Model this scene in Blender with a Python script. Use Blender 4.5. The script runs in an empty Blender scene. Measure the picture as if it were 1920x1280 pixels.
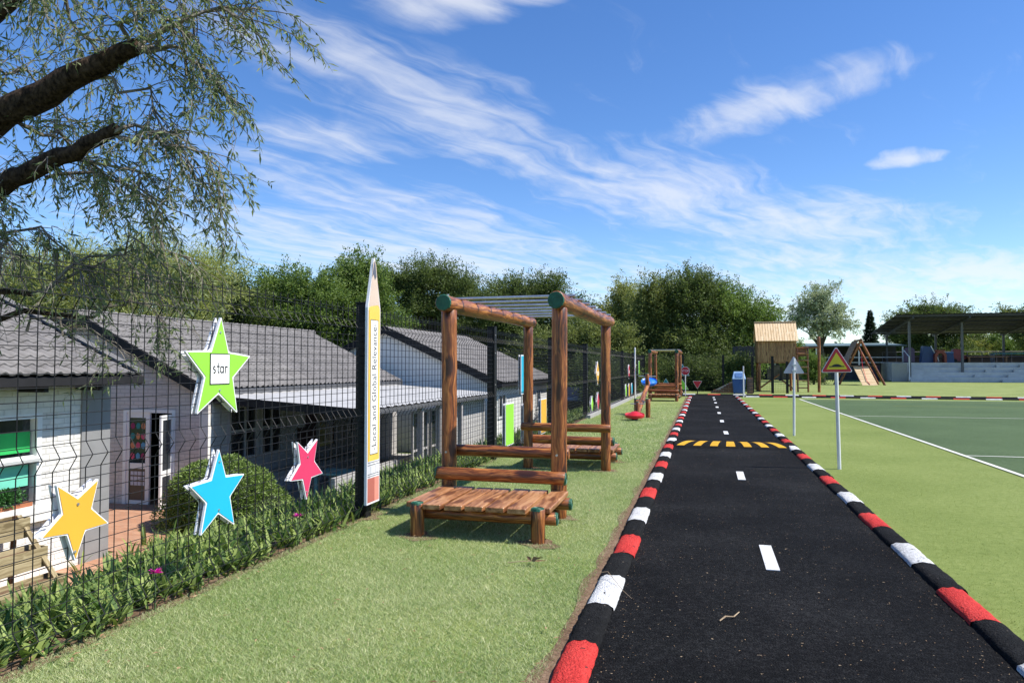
import bpy, math, random
import numpy as np
from mathutils import Vector, Matrix
random.seed(7); RNG = np.random.default_rng(11)
S = bpy.context.scene
R = math.radians
# ------------------------------------------------------------------ camera
cam = bpy.data.objects.new('camera', bpy.data.cameras.new('camera'))
S.collection.objects.link(cam); S.camera = cam
cam.location = (0, 0, 1.1)
cam.rotation_euler = (R(90 + 1.923), 0, R(14.637))
cam.data.sensor_width = 36; cam.data.lens = 36 * 1370 / 1920
cam.data.clip_start = .05; cam.data.clip_end = 3000
# ------------------------------------------------------------------ sun, sky, exposure
SUN_EL, SUN_AZ = R(52), R(86.5)          # azimuth clockwise from +Y: the sun stands to the right, square to the track
sd = bpy.data.lights.new('sun', 'SUN'); sd.energy = 3.7; sd.angle = R(.53); sd.color = (1, .955, .88)
sun = bpy.data.objects.new('sun', sd); S.collection.objects.link(sun)
sv = Vector((math.sin(SUN_AZ) * math.cos(SUN_EL), math.cos(SUN_AZ) * math.cos(SUN_EL), math.sin(SUN_EL)))
sun.rotation_euler = sv.to_track_quat('Z', 'Y').to_euler(); sun.location = (20, 5, 30)
S.view_settings.view_transform = 'Standard'; S.view_settings.look = 'None'
S.view_settings.exposure = 0.95; S.view_settings.gamma = 1.0; S.view_settings.use_curve_mapping = False

W = bpy.data.worlds.new('World'); S.world = W; W.use_nodes = True
nt = W.node_tree; nt.nodes.clear()
def nd(nt, t, **kw):
    n = nt.nodes.new(t)
    for k, v in kw.items():
        if hasattr(n, k) and not k in n.inputs: setattr(n, k, v)
        else: n.inputs[k].default_value = v
    return n
def lk(nt, a, b): nt.links.new(a, b)
def mth(nt, op, a, b=None, clamp=False):
    n = nt.nodes.new('ShaderNodeMath'); n.operation = op; n.use_clamp = clamp
    for i, v in enumerate((a, b)):
        if v is None: continue
        if hasattr(v, 'links') or isinstance(v, bpy.types.NodeSocket): lk(nt, v, n.inputs[i])
        else: n.inputs[i].default_value = v
    return n.outputs[0]
def sky():
    sk = nd(nt, 'ShaderNodeTexSky', sky_type='NISHITA', sun_disc=False, sun_elevation=SUN_EL, sun_rotation=SUN_AZ,
            altitude=1200, air_density=1.0, dust_density=.35, ozone_density=2.4)
    tc = nd(nt, 'ShaderNodeTexCoord')
    sx = nd(nt, 'ShaderNodeSeparateXYZ'); lk(nt, tc.outputs['Generated'], sx.inputs[0])
    z = mth(nt, 'ADD', mth(nt, 'MAXIMUM', sx.outputs[2], .0), .06)
    cx = nd(nt, 'ShaderNodeCombineXYZ')
    lk(nt, mth(nt, 'DIVIDE', sx.outputs[0], z), cx.inputs[0]); lk(nt, mth(nt, 'DIVIDE', sx.outputs[1], z), cx.inputs[1])
    P = cx.outputs[0]                                     # the cloud layer, seen as a flat sheet overhead
    # wisps: warped, combed noise
    wn = nd(nt, 'ShaderNodeTexNoise', Scale=1.1, Detail=3); lk(nt, P, wn.inputs['Vector'])
    wv = nd(nt, 'ShaderNodeVectorMath', operation='MULTIPLY_ADD'); lk(nt, wn.outputs['Color'], wv.inputs[0])
    wv.inputs[1].default_value = (.75, .75, 0); lk(nt, P, wv.inputs[2])
    wn2 = nd(nt, 'ShaderNodeTexNoise', Scale=1.7, Detail=3); lk(nt, P, wn2.inputs['Vector'])
    wb = nd(nt, 'ShaderNodeVectorMath', operation='MULTIPLY_ADD'); lk(nt, wn2.outputs['Color'], wb.inputs[0])
    wb.inputs[1].default_value = (.36, .36, 0); lk(nt, P, wb.inputs[2])
    mp = nd(nt, 'ShaderNodeMapping', vector_type='TEXTURE'); lk(nt, wb.outputs[0], mp.inputs[0])
    mp.inputs['Rotation'].default_value = (0, 0, R(66)); mp.inputs['Scale'].default_value = (1.15, .26, 1)
    n1 = nd(nt, 'ShaderNodeTexNoise', Scale=2.2, Detail=9, Roughness=.56, Distortion=.4); lk(nt, mp.outputs[0], n1.inputs['Vector'])
    n2 = nd(nt, 'ShaderNodeTexNoise', Scale=5.0, Detail=8, Roughness=.6, Distortion=.3); lk(nt, wv.outputs[0], n2.inputs['Vector'])
    def blob(x0, y0, x1, y1, w, amp):
        a = math.atan2(y1 - y0, x1 - x0); w *= 1.6; L = math.hypot(x1 - x0, y1 - y0) / 2 + w
        m = nd(nt, 'ShaderNodeMapping', vector_type='TEXTURE'); lk(nt, wb.outputs[0], m.inputs[0])
        m.inputs['Location'].default_value = ((x0 + x1) / 2 + .18, (y0 + y1) / 2 + .18, 0)
        m.inputs['Rotation'].default_value = (0, 0, a); m.inputs['Scale'].default_value = (L, w, 1)
        g = nd(nt, 'ShaderNodeTexGradient', gradient_type='SPHERICAL'); lk(nt, m.outputs[0], g.inputs[0])
        return mth(nt, 'MULTIPLY', mth(nt, 'POWER', g.outputs['Fac'], .6), amp)
    tot = None
    for b in ((-1.09, 1.6, -.55, 3.1, .22, .85), (-.6, 2.9, -.05, 3.9, .22, .7), (-1.75, 2.5, -.8, 5.0, .30, .85), (-2.5, 3.4, -1.2, 5.8, .75, 1.0),
              (-.36, 3.05, .05, 3.8, .34, 1.0), (.2, 3.8, .85, 4.4, .42, .95), (.02, 2.6, .38, 2.32, .17, 1.0), (.76, 3.06, .80, 3.09, .075, 1.3),
              (1.7, 5.4, 2.4, 6.0, .5, 1.3), (-.62, 1.64, -.44, 1.66, .12, 1.15), (-1.42, 2.36, -1.26, 2.44, .2, .8), (.9, 5.2, 2.0, 7.5, .7, .95), (-.5, 6, 1.2, 8.5, 1.3, .95), (.3, 4.6, 1.0, 5.6, .45, .8)):
        v = blob(*b); tot = v if tot is None else mth(nt, 'MAXIMUM', tot, v)
    veil = nd(nt, 'ShaderNodeTexNoise', Scale=.45, Detail=4, Roughness=.5); lk(nt, wv.outputs[0], veil.inputs['Vector'])
    vm = nd(nt, 'ShaderNodeMapRange'); lk(nt, veil.outputs[0], vm.inputs[0]); vm.inputs[1].default_value = .55; vm.inputs[2].default_value = .8; vm.inputs[4].default_value = .35
    tot = mth(nt, 'MAXIMUM', tot, vm.outputs[0])
    nm = mth(nt, 'ADD', mth(nt, 'MULTIPLY', n1.outputs[0], .72), mth(nt, 'MULTIPLY', n2.outputs[0], .28))
    th = mth(nt, 'ADD', nm, mth(nt, 'MULTIPLY', mth(nt, 'SUBTRACT', tot, 1.0), .42))
    mr = nd(nt, 'ShaderNodeMapRange', interpolation_type='SMOOTHSTEP'); lk(nt, th, mr.inputs[0]); mr.inputs[1].default_value = .13; mr.inputs[2].default_value = .62; mr.inputs[4].default_value = .66
    # thin pale air towards the horizon is in the sky model; the clouds fade a little into it
    hs = nd(nt, 'ShaderNodeHueSaturation', Hue=.508, Saturation=1.24, Value=1.0); lk(nt, sk.outputs[0], hs.inputs['Color'])
    mx = nd(nt, 'ShaderNodeMixRGB'); lk(nt, mr.outputs[0], mx.inputs[0]); lk(nt, hs.outputs[0], mx.inputs[1])
    mx.inputs[2].default_value = (4.9, 5.0, 5.2, 1)
    bg = nd(nt, 'ShaderNodeBackground', Strength=.102); lk(nt, mx.outputs[0], bg.inputs[0])
    out = nd(nt, 'ShaderNodeOutputWorld'); lk(nt, bg.outputs[0], out.inputs[0])
sky()

# ------------------------------------------------------------------ materials
MATS = {}
def mat(name, col, rough=.6, var=.12, scale=8., bump=0., bscale=60., metal=0., coord='Object', stretch=None, col2=None, lo=.35, hi=.65, coat=0., attr=None, transl=0., spec=None, detail=5, tcol=None, bdist=.01):
    if name in MATS: return MATS[name]
    m = bpy.data.materials.new(name); m.use_nodes = True; t = m.node_tree; t.nodes.clear()
    out = nd(t, 'ShaderNodeOutputMaterial'); b = nd(t, 'ShaderNodeBsdfPrincipled', Roughness=rough, Metallic=metal)
    b.inputs['Coat Weight'].default_value = coat; b.inputs['Coat Roughness'].default_value = .25
    if spec is not None: b.inputs['Specular IOR Level'].default_value = spec
    c4 = (*col, 1)
    ca = (*[c * (1 - var) for c in col], 1); cb = (*(col2 if col2 else [min(1, c * (1 + var)) for c in col]), 1)
    tc = nd(t, 'ShaderNodeTexCoord'); oi = nd(t, 'ShaderNodeObjectInfo')
    if coord == 'World': g = nd(t, 'ShaderNodeNewGeometry'); v = g.outputs['Position']
    else:
        ad = nd(t, 'ShaderNodeVectorMath', operation='ADD'); lk(t, tc.outputs['Object'], ad.inputs[0])
        mul = nd(t, 'ShaderNodeVectorMath', operation='SCALE'); cmb = nd(t, 'ShaderNodeCombineXYZ')
        for i in range(3): lk(t, oi.outputs['Random'], cmb.inputs[i])
        lk(t, cmb.outputs[0], mul.inputs[0]); mul.inputs['Scale'].default_value = 37.
        lk(t, mul.outputs[0], ad.inputs[1]); v = ad.outputs[0]
    if stretch:
        mp = nd(t, 'ShaderNodeMapping'); mp.inputs['Scale'].default_value = stretch; lk(t, v, mp.inputs[0]); vv = mp.outputs[0]
    else: vv = v
    if attr:
        at = nd(t, 'ShaderNodeAttribute', attribute_name=attr); fac = at.outputs['Fac']; lo, hi = 0., 1.
    else:
        n = nd(t, 'ShaderNodeTexNoise', Scale=scale, Detail=detail, Roughness=.6); lk(t, vv, n.inputs['Vector']); fac = n.outputs[0]
    cr = nd(t, 'ShaderNodeValToRGB'); cr.color_ramp.elements[0].position = lo; cr.color_ramp.elements[1].position = hi
    cr.color_ramp.elements[0].color = ca if not col2 else c4; cr.color_ramp.elements[1].color = cb
    lk(t, fac, cr.inputs[0]); lk(t, cr.outputs[0], b.inputs['Base Color'])
    if bump:
        n2 = nd(t, 'ShaderNodeTexNoise', Scale=bscale, Detail=4); lk(t, vv, n2.inputs['Vector'])
        bp = nd(t, 'ShaderNodeBump', Strength=min(1, bump), Distance=bdist); lk(t, n2.outputs[0], bp.inputs['Height']); lk(t, bp.outputs[0], b.inputs['Normal'])
    if transl:
        tr = nd(t, 'ShaderNodeBsdfTranslucent'); mx = nd(t, 'ShaderNodeMixShader', Fac=transl)
        hs = nd(t, 'ShaderNodeHueSaturation', Saturation=1.1, Value=1.5); lk(t, cr.outputs[0], hs.inputs['Color']); lk(t, hs.outputs[0], tr.inputs[0])
        lk(t, b.outputs[0], mx.inputs[1]); lk(t, tr.outputs[0], mx.inputs[2]); lk(t, mx.outputs[0], out.inputs[0])
    else: lk(t, b.outputs[0], out.inputs[0])
    MATS[name] = m; return m
def layered(name, cols, rough=.9, s1=.6, s2=14., s3=120., mid=.5, bump=.6, bscale=180., speck=None, spec=.25, bdist=.01):
    """ground: three scales of noise over two or three colours, and sparse specks"""
    m = bpy.data.materials.new(name); m.use_nodes = True; t = m.node_tree; t.nodes.clear()
    out = nd(t, 'ShaderNodeOutputMaterial'); b = nd(t, 'ShaderNodeBsdfPrincipled', Roughness=rough); lk(t, b.outputs[0], out.inputs[0])
    b.inputs['Specular IOR Level'].default_value = spec
    g = nd(t, 'ShaderNodeNewGeometry'); v = g.outputs['Position']
    fs = []
    for s, d in ((s1, 4), (s2, 4), (s3, 2)):
        n = nd(t, 'ShaderNodeTexNoise', Scale=s, Detail=d, Roughness=.65); lk(t, v, n.inputs['Vector']); fs.append(n.outputs[0])
    f = mth(t, 'ADD', mth(t, 'ADD', mth(t, 'MULTIPLY', fs[0], .3), mth(t, 'MULTIPLY', fs[1], .3)), mth(t, 'MULTIPLY', fs[2], .4))
    cr = nd(t, 'ShaderNodeValToRGB'); e = cr.color_ramp.elements
    e[0].position = .36; e[0].color = (*cols[0], 1); e[1].position = .64; e[1].color = (*cols[-1], 1)
    if len(cols) == 3: x = e.new(mid); x.color = (*cols[1], 1)
    lk(t, f, cr.inputs[0]); c = cr.outputs[0]
    if speck:
        n = nd(t, 'ShaderNodeTexNoise', Scale=speck[1], Detail=2); lk(t, v, n.inputs['Vector'])
        mr = nd(t, 'ShaderNodeMapRange'); lk(t, n.outputs[0], mr.inputs[0]); mr.inputs[1].default_value = speck[2]; mr.inputs[2].default_value = speck[2] + .03
        mx = nd(t, 'ShaderNodeMixRGB'); lk(t, mr.outputs[0], mx.inputs[0]); lk(t, c, mx.inputs[1]); mx.inputs[2].default_value = (*speck[0], 1); c = mx.outputs[0]
    lk(t, c, b.inputs['Base Color'])
    n2 = nd(t, 'ShaderNodeTexNoise', Scale=bscale, Detail=3); lk(t, v, n2.inputs['Vector'])
    bp = nd(t, 'ShaderNodeBump', Strength=bump, Distance=bdist); lk(t, n2.outputs[0], bp.inputs['Height']); lk(t, bp.outputs[0], b.inputs['Normal'])
    return m
def brickmat(name, c1, c2, mortar, bw, bh, axis='XZ', rough=.75, mort=.012):
    m = bpy.data.materials.new(name); m.use_nodes = True; t = m.node_tree; t.nodes.clear()
    out = nd(t, 'ShaderNodeOutputMaterial'); b = nd(t, 'ShaderNodeBsdfPrincipled', Roughness=rough); lk(t, b.outputs[0], out.inputs[0])
    g = nd(t, 'ShaderNodeNewGeometry'); sx = nd(t, 'ShaderNodeSeparateXYZ'); lk(t, g.outputs['Position'], sx.inputs[0])
    cx = nd(t, 'ShaderNodeCombineXYZ'); lk(t, sx.outputs['XYZ'.index(axis[0])], cx.inputs[0]); lk(t, sx.outputs['XYZ'.index(axis[1])], cx.inputs[1])
    br = nd(t, 'ShaderNodeTexBrick', Scale=1.); br.inputs['Color1'].default_value = (*c1, 1); br.inputs['Color2'].default_value = (*c2, 1); br.inputs['Mortar'].default_value = (*mortar, 1)
    br.inputs['Mortar Size'].default_value = mort; br.inputs['Brick Width'].default_value = bw; br.inputs['Row Height'].default_value = bh; br.inputs['Mortar Smooth'].default_value = .3
    lk(t, cx.outputs[0], br.inputs['Vector'])
    n = nd(t, 'ShaderNodeTexNoise', Scale=2.5, Detail=5); lk(t, g.outputs['Position'], n.inputs['Vector'])
    mr = nd(t, 'ShaderNodeMapRange'); lk(t, n.outputs[0], mr.inputs[0]); mr.inputs[3].default_value = .82; mr.inputs[4].default_value = 1.1
    mx = nd(t, 'ShaderNodeVectorMath', operation='SCALE'); lk(t, br.outputs[0], mx.inputs[0]); lk(t, mr.outputs[0], mx.inputs['Scale'])
    lk(t, mx.outputs[0], b.inputs['Base Color'])
    bp = nd(t, 'ShaderNodeBump', Strength=.5, Distance=.006, invert=True); lk(t, br.outputs['Fac'], bp.inputs['Height']); lk(t, bp.outputs[0], b.inputs['Normal'])
    return m
def glass(name, col=(.02, .025, .03), rough=.06):
    return mat(name, col, rough, var=.3, scale=1.5, spec=.8)

def woodmat(name, dark, mid, light, fx=26., fz=1.3, rough=.42, coat=.12):
    m = bpy.data.materials.new(name); m.use_nodes = True; t = m.node_tree; t.nodes.clear()
    out = nd(t, 'ShaderNodeOutputMaterial'); b = nd(t, 'ShaderNodeBsdfPrincipled', Roughness=rough); lk(t, b.outputs[0], out.inputs[0]); b.inputs['Coat Weight'].default_value = coat; b.inputs['Coat Roughness'].default_value = .3
    tc = nd(t, 'ShaderNodeTexCoord'); oi = nd(t, 'ShaderNodeObjectInfo'); cmb = nd(t, 'ShaderNodeCombineXYZ')
    for i in range(3): lk(t, mth(t, 'MULTIPLY', oi.outputs['Random'], (31., 17., 53.)[i]), cmb.inputs[i])
    ad = nd(t, 'ShaderNodeVectorMath', operation='ADD'); lk(t, tc.outputs['Object'], ad.inputs[0]); lk(t, cmb.outputs[0], ad.inputs[1])
    # slow bend of the fibres, then long streaks
    w = nd(t, 'ShaderNodeTexNoise', Scale=3.0, Detail=2); lk(t, ad.outputs[0], w.inputs['Vector'])
    wv = nd(t, 'ShaderNodeVectorMath', operation='MULTIPLY_ADD'); lk(t, w.outputs['Color'], wv.inputs[0]); wv.inputs[1].default_value = (.09, .09, 0); lk(t, ad.outputs[0], wv.inputs[2])
    def streak(a, z, d, o):
        mp = nd(t, 'ShaderNodeMapping'); mp.inputs['Scale'].default_value = (a, a, z); mp.inputs['Location'].default_value = (o, o, o); lk(t, wv.outputs[0], mp.inputs[0])
        n = nd(t, 'ShaderNodeTexNoise', Scale=1., Detail=d, Roughness=.6); lk(t, mp.outputs[0], n.inputs['Vector']); return n.outputs[0]
    f = mth(t, 'ADD', mth(t, 'MULTIPLY', streak(fx * 1.25, fz, 4, 0), .56), mth(t, 'MULTIPLY', streak(fx * 3.2, fz * 1.2, 4, 9), .44))
    mpk = nd(t, 'ShaderNodeMapping'); mpk.inputs['Scale'].default_value = (7, 7, 2.6); lk(t, ad.outputs[0], mpk.inputs[0])
    v = nd(t, 'ShaderNodeTexVoronoi', Scale=1.); lk(t, mpk.outputs[0], v.inputs['Vector'])
    kn = nd(t, 'ShaderNodeMapRange'); lk(t, v.outputs['Distance'], kn.inputs[0]); kn.inputs[1].default_value = .10; kn.inputs[2].default_value = .26; kn.inputs[3].default_value = -.22; kn.inputs[4].default_value = 0
    f = mth(t, 'ADD', f, kn.outputs[0])
    cr = nd(t, 'ShaderNodeValToRGB'); e = cr.color_ramp.elements; e[0].position = .40; e[0].color = (*dark, 1); e[1].position = .61; e[1].color = (*light, 1); x = e.new(.50); x.color = (*mid, 1)
    lk(t, f, cr.inputs[0]); lk(t, cr.outputs[0], b.inputs['Base Color'])
    bp = nd(t, 'ShaderNodeBump', Strength=.35, Distance=.006); lk(t, f, bp.inputs['Height']); lk(t, bp.outputs[0], b.inputs['Normal']); return m
M_wood = woodmat('varnished pine', (.045, .013, .005), (.22, .064, .014), (.50, .20, .050))
M_plank = woodmat('varnished plank', (.14, .050, .020), (.34, .145, .058), (.50, .26, .12), 14., .9)
M_house = woodmat('playhouse wall board', (.16, .07, .024), (.34, .17, .062), (.48, .27, .11), 14., .9, .55, 0)
M_pale = woodmat('pale pine board', (.56, .38, .19), (.68, .49, .28), (.76, .58, .36), 14., .9, .6, 0)
M_brown = woodmat('brown stained board', (.085, .034, .013), (.22, .10, .038), (.34, .165, .065), 14., .9, .55, 0)
M_old = woodmat('weathered planter board', (.15, .11, .05), (.27, .21, .11), (.40, .33, .19), 14., .9, .8, 0)
M_greenend = mat('green sealed log end', (.005, .065, .035), .55, col2=(.014, .125, .07), scale=14, bump=.4, bscale=40)
M_steel = mat('galvanised steel', (.55, .56, .57), .38, metal=.85, var=.15, scale=12)
M_black = mat('black powder coat', (.007, .007, .008), .55, var=.2, scale=15, spec=.3)
M_whitep = mat('white gloss paint', (.78, .78, .77), .35, var=.04, scale=6)
M_rubber = layered('black rubber crumb', [(.0015, .0015, .0015), (.008, .008, .0082), (.036, .036, .036)], .9, .8, 45, 150, bump=1.0, bscale=130, speck=((.30, .23, .15), 46, .735), spec=.08, bdist=.012)
M_kblack = layered('kerb black rubber', [(.005, .005, .005), (.012, .012, .012), (.026, .026, .026)], .9, 3, 45, 150, bump=1.0, speck=((.12, .10, .08), 40, .72), bscale=120, spec=.08, bdist=.012)
M_kred = layered('kerb red paint', [(.30, .022, .018), (.52, .042, .036), (.62, .07, .055)], .7, 3, 45, 130, bump=1.0, speck=((.03, .028, .027), 38, .69), bscale=120, spec=.08, bdist=.012)
M_kwhite = layered('kerb white paint', [(.30, .30, .29), (.62, .62, .61), (.72, .72, .71)], .7, 3, 45, 130, bump=1.0, speck=((.03, .028, .027), 38, .69), bscale=120, spec=.08, bdist=.012)
M_line = layered('white road paint', [(.55, .55, .54), (.78, .78, .77)], .7, 3, 60, 200, bump=.7, bscale=240)
M_byel = layered('yellow hump paint', [(.50, .26, .015), (.75, .42, .02)], .7, 3, 40, 200, bump=.7, bscale=240)
M_lawn = layered('lawn', [(.13, .145, .042), (.20, .25, .068), (.34, .35, .15)], .95, .9, 12, 110, bump=.8, bscale=140)
M_turf = layered('artificial turf', [(.105, .15, .026), (.175, .222, .05), (.26, .30, .095)], .9, .5, 20, 210, bump=.6, bscale=230)
M_court = layered('dark court turf', [(.038, .070, .024), (.066, .106, .040), (.10, .15, .064)], .9, .5, 20, 210, bump=.6, bscale=230, speck=((.4, .42, .35), 30, .76))
M_cline = layered('court line', [(.45, .47, .38), (.72, .73, .66)], .8, 2, 40, 200, bump=.4)
M_soil = layered('soil', [(.07, .040, .022), (.16, .10, .06), (.26, .18, .12)], .95, 1.5, 20, 90, bump=1., bscale=60)
M_terr = layered('lower lawn', [(.05, .075, .02), (.09, .13, .03), (.14, .16, .06)], .95, .6, 10, 80, bump=.8, bscale=90)
M_conc = layered('concrete', [(.28, .27, .25), (.38, .37, .35)], .85, 1, 12, 80, bump=.3)
M_pave = brickmat('clay paving', (.42, .20, .11), (.50, .27, .16), (.30, .20, .14), .2, .1, 'XY', .85, .006)
M_wwall = mat('white painted brick', (.74, .71, .66), .7, var=.07, scale=7, bump=.3, bscale=40)
M_wbrick = brickmat('white brick', (.74, .71, .66), (.70, .67, .63), (.54, .52, .48), .24, .085, 'YZ')
M_gbrick = brickmat('grey painted brick', (.64, .58, .54), (.60, .55, .51), (.47, .43, .40), .24, .085, 'XZ')
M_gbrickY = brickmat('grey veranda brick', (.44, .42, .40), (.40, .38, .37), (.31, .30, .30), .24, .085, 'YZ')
M_wgable = mat('white plaster gable', (.82, .79, .74), .8, var=.05, scale=2, coord='World', bump=.15)
M_gpil = mat('grey plaster pillar', (.24, .235, .23), .75, var=.06, scale=5, bump=.2)
M_dark = mat('charcoal paint', (.018, .017, .018), .65, var=.2, scale=5, spec=.25)
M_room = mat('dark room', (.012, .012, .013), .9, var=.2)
M_tile = mat('grey concrete roof tile', (.168, .157, .15), .8, var=.22, scale=3.0, coord='World', bump=.4, bscale=50)
M_sheet = mat('white roof sheeting', (.44, .43, .41), .5, var=.10, scale=1.6, coord='World')
M_glass = glass('window glass')
M_gframe = mat('grey window frame', (.36, .34, .33), .6, var=.08)
M_bark = mat('bark', (.012, .008, .006), .95, col2=(.085, .058, .040), scale=34, stretch=(1, 1, .6), lo=.35, hi=.72, bump=1.0, bscale=14, bdist=.05, spec=.1)
M_fbark = mat('far bark', (.035, .028, .022), .9, col2=(.08, .065, .05), scale=5, bump=.6)

# ------------------------------------------------------------------ mesh helpers
def link(o, parent=None):
    S.collection.objects.link(o)
    if parent is not None: o.parent = parent
    return o
def tag(o, label=None, cat=None, group=None, kind=None):
    for k, v in (('label', label), ('category', cat), ('group', group), ('kind', kind)):
        if v: o[k] = v
    return o
def thing(name, label, cat, loc=(0, 0, 0), rz=0, group=None):
    o = bpy.data.objects.new(name, None); link(o); o.location = loc; o.rotation_euler = (0, 0, rz)
    return tag(o, label, cat, group)
class MB:
    def __init__(s): s.v = []; s.f = []
    def add(s, vs, fs):
        o = len(s.v); s.v += [tuple(p) for p in vs]; s.f += [tuple(i + o for i in f) for f in fs]; return s
    def box(s, x0, x1, y0, y1, z0, z1):
        return s.add([(x, y, z) for z in (z0, z1) for y in (y0, y1) for x in (x0, x1)], [(0, 2, 3, 1), (4, 5, 7, 6), (0, 1, 5, 4), (2, 6, 7, 3), (0, 4, 6, 2), (1, 3, 7, 5)])
    def obox(s, c, ux, uy, uz):                       # oriented box: centre, half axes
        c, ux, uy, uz = map(Vector, (c, ux, uy, uz))
        return s.add([c + a * ux + b * uy + d * uz for d in (-1, 1) for b in (-1, 1) for a in (-1, 1)], [(0, 2, 3, 1), (4, 5, 7, 6), (0, 1, 5, 4), (2, 6, 7, 3), (0, 4, 6, 2), (1, 3, 7, 5)])
    def tube(s, pts, rad, n=6, cap=True):
        pts = [Vector(p) for p in pts]; k = len(pts)
        rad = rad if hasattr(rad, '__len__') else [rad] * k
        o = len(s.v); up = Vector((0, 0, 1)); last = None
        for i, p in enumerate(pts):
            d = (pts[min(i + 1, k - 1)] - pts[max(i - 1, 0)]).normalized()
            if last is None: a = d.cross(Vector((.31, .2, .93)) if abs(d.z) < .9 else Vector((1, 0, 0))).normalized()
            else: a = (last - d * last.dot(d)).normalized()
            last = a; b = d.cross(a)
            for j in range(n):
                t = 2 * math.pi * j / n; s.v.append(tuple(p + (a * math.cos(t) + b * math.sin(t)) * rad[i]))
        for i in range(k - 1):
            for j in range(n): s.f.append((o + i * n + j, o + i * n + (j + 1) % n, o + (i + 1) * n + (j + 1) % n, o + (i + 1) * n + j))
        if cap: s.f.append(tuple(o + j for j in range(n))[::-1]); s.f.append(tuple(o + (k - 1) * n + j for j in range(n)))
        return s
    def prism(s, poly, axis, a0, a1):                 # 2D polygon extruded along an axis
        def P(u, v, w): return {'X': (w, u, v), 'Y': (u, w, v), 'Z': (u, v, w)}[axis]
        n = len(poly); vs = [P(u, v, a0) for u, v in poly] + [P(u, v, a1) for u, v in poly]
        return s.add(vs, [tuple(range(n))[::-1], tuple(range(n, 2 * n))] + [(i, (i + 1) % n, n + (i + 1) % n, n + i) for i in range(n)])
    def build(s, name, m, parent=None, smooth=False, bevel=0):
        me = bpy.data.meshes.new(name); me.from_pydata(s.v, [], s.f); me.materials.append(m); me.update()
        o = bpy.data.objects.new(name, me)
        import bmesh
        bm = bmesh.new(); bm.from_mesh(me); bmesh.ops.recalc_face_normals(bm, faces=bm.faces)
        if bevel: bmesh.ops.bevel(bm, geom=bm.edges[:], offset=bevel, segments=1, affect='EDGES', clamp_overlap=True)
        bm.to_mesh(me); bm.free()
        if smooth:
            for p in me.polygons: p.use_smooth = True
            try: me.set_sharp_from_angle(angle=R(50))
            except Exception: pass
        return link(o, parent)
def npmesh(name, V, Fq, m, parent=None, attr=None, k=4, smooth=False):
    """fast mesh: V (n,3), Fq (f,k) all faces with k corners"""
    me = bpy.data.meshes.new(name); V = np.asarray(V, np.float32); Fq = np.asarray(Fq, np.int32)
    me.vertices.add(len(V)); me.vertices.foreach_set('co', V.ravel())
    me.loops.add(Fq.size); me.loops.foreach_set('vertex_index', Fq.ravel())
    me.polygons.add(len(Fq)); me.polygons.foreach_set('loop_start', np.arange(0, Fq.size, k, dtype=np.int32)); me.polygons.foreach_set('loop_total', np.full(len(Fq), k, np.int32))
    if attr is not None:
        a = me.attributes.new('rnd', 'FLOAT', 'FACE'); a.data.foreach_set('value', np.asarray(attr, np.float32))
    me.update(calc_edges=True); me.materials.append(m)
    if smooth: me.polygons.foreach_set('use_smooth', np.ones(len(Fq), bool))
    return link(bpy.data.objects.new(name, me), parent)
def unit(a): return a / np.maximum(np.linalg.norm(a, axis=1, keepdims=True), 1e-6)
def leaf_mesh(name, C, D, Nn, L, Wd, rnd, m, parent=None, fold=.25):
    """rhombic leaves: base points C, directions D, normals Nn, lengths L, widths Wd; each two triangles folded on the midrib"""
    D = unit(D); Sd = unit(np.cross(D, Nn)); Nn = np.cross(Sd, D)
    L = L[:, None]; Wd = Wd[:, None]
    b = C; t = C + D * L; mid = C + D * L * .42 + Nn * Wd * fold
    V = np.stack([b, mid + Sd * Wd * .5, t, mid - Sd * Wd * .5], 1).reshape(-1, 3)
    n = len(C); i = np.arange(n)[:, None] * 4
    Fq = np.concatenate([i + [[0, 1, 2]], i + [[0, 2, 3]]]); 
    return npmesh(name, V, Fq, m, parent, np.concatenate([rnd, rnd]), 3)
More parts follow.
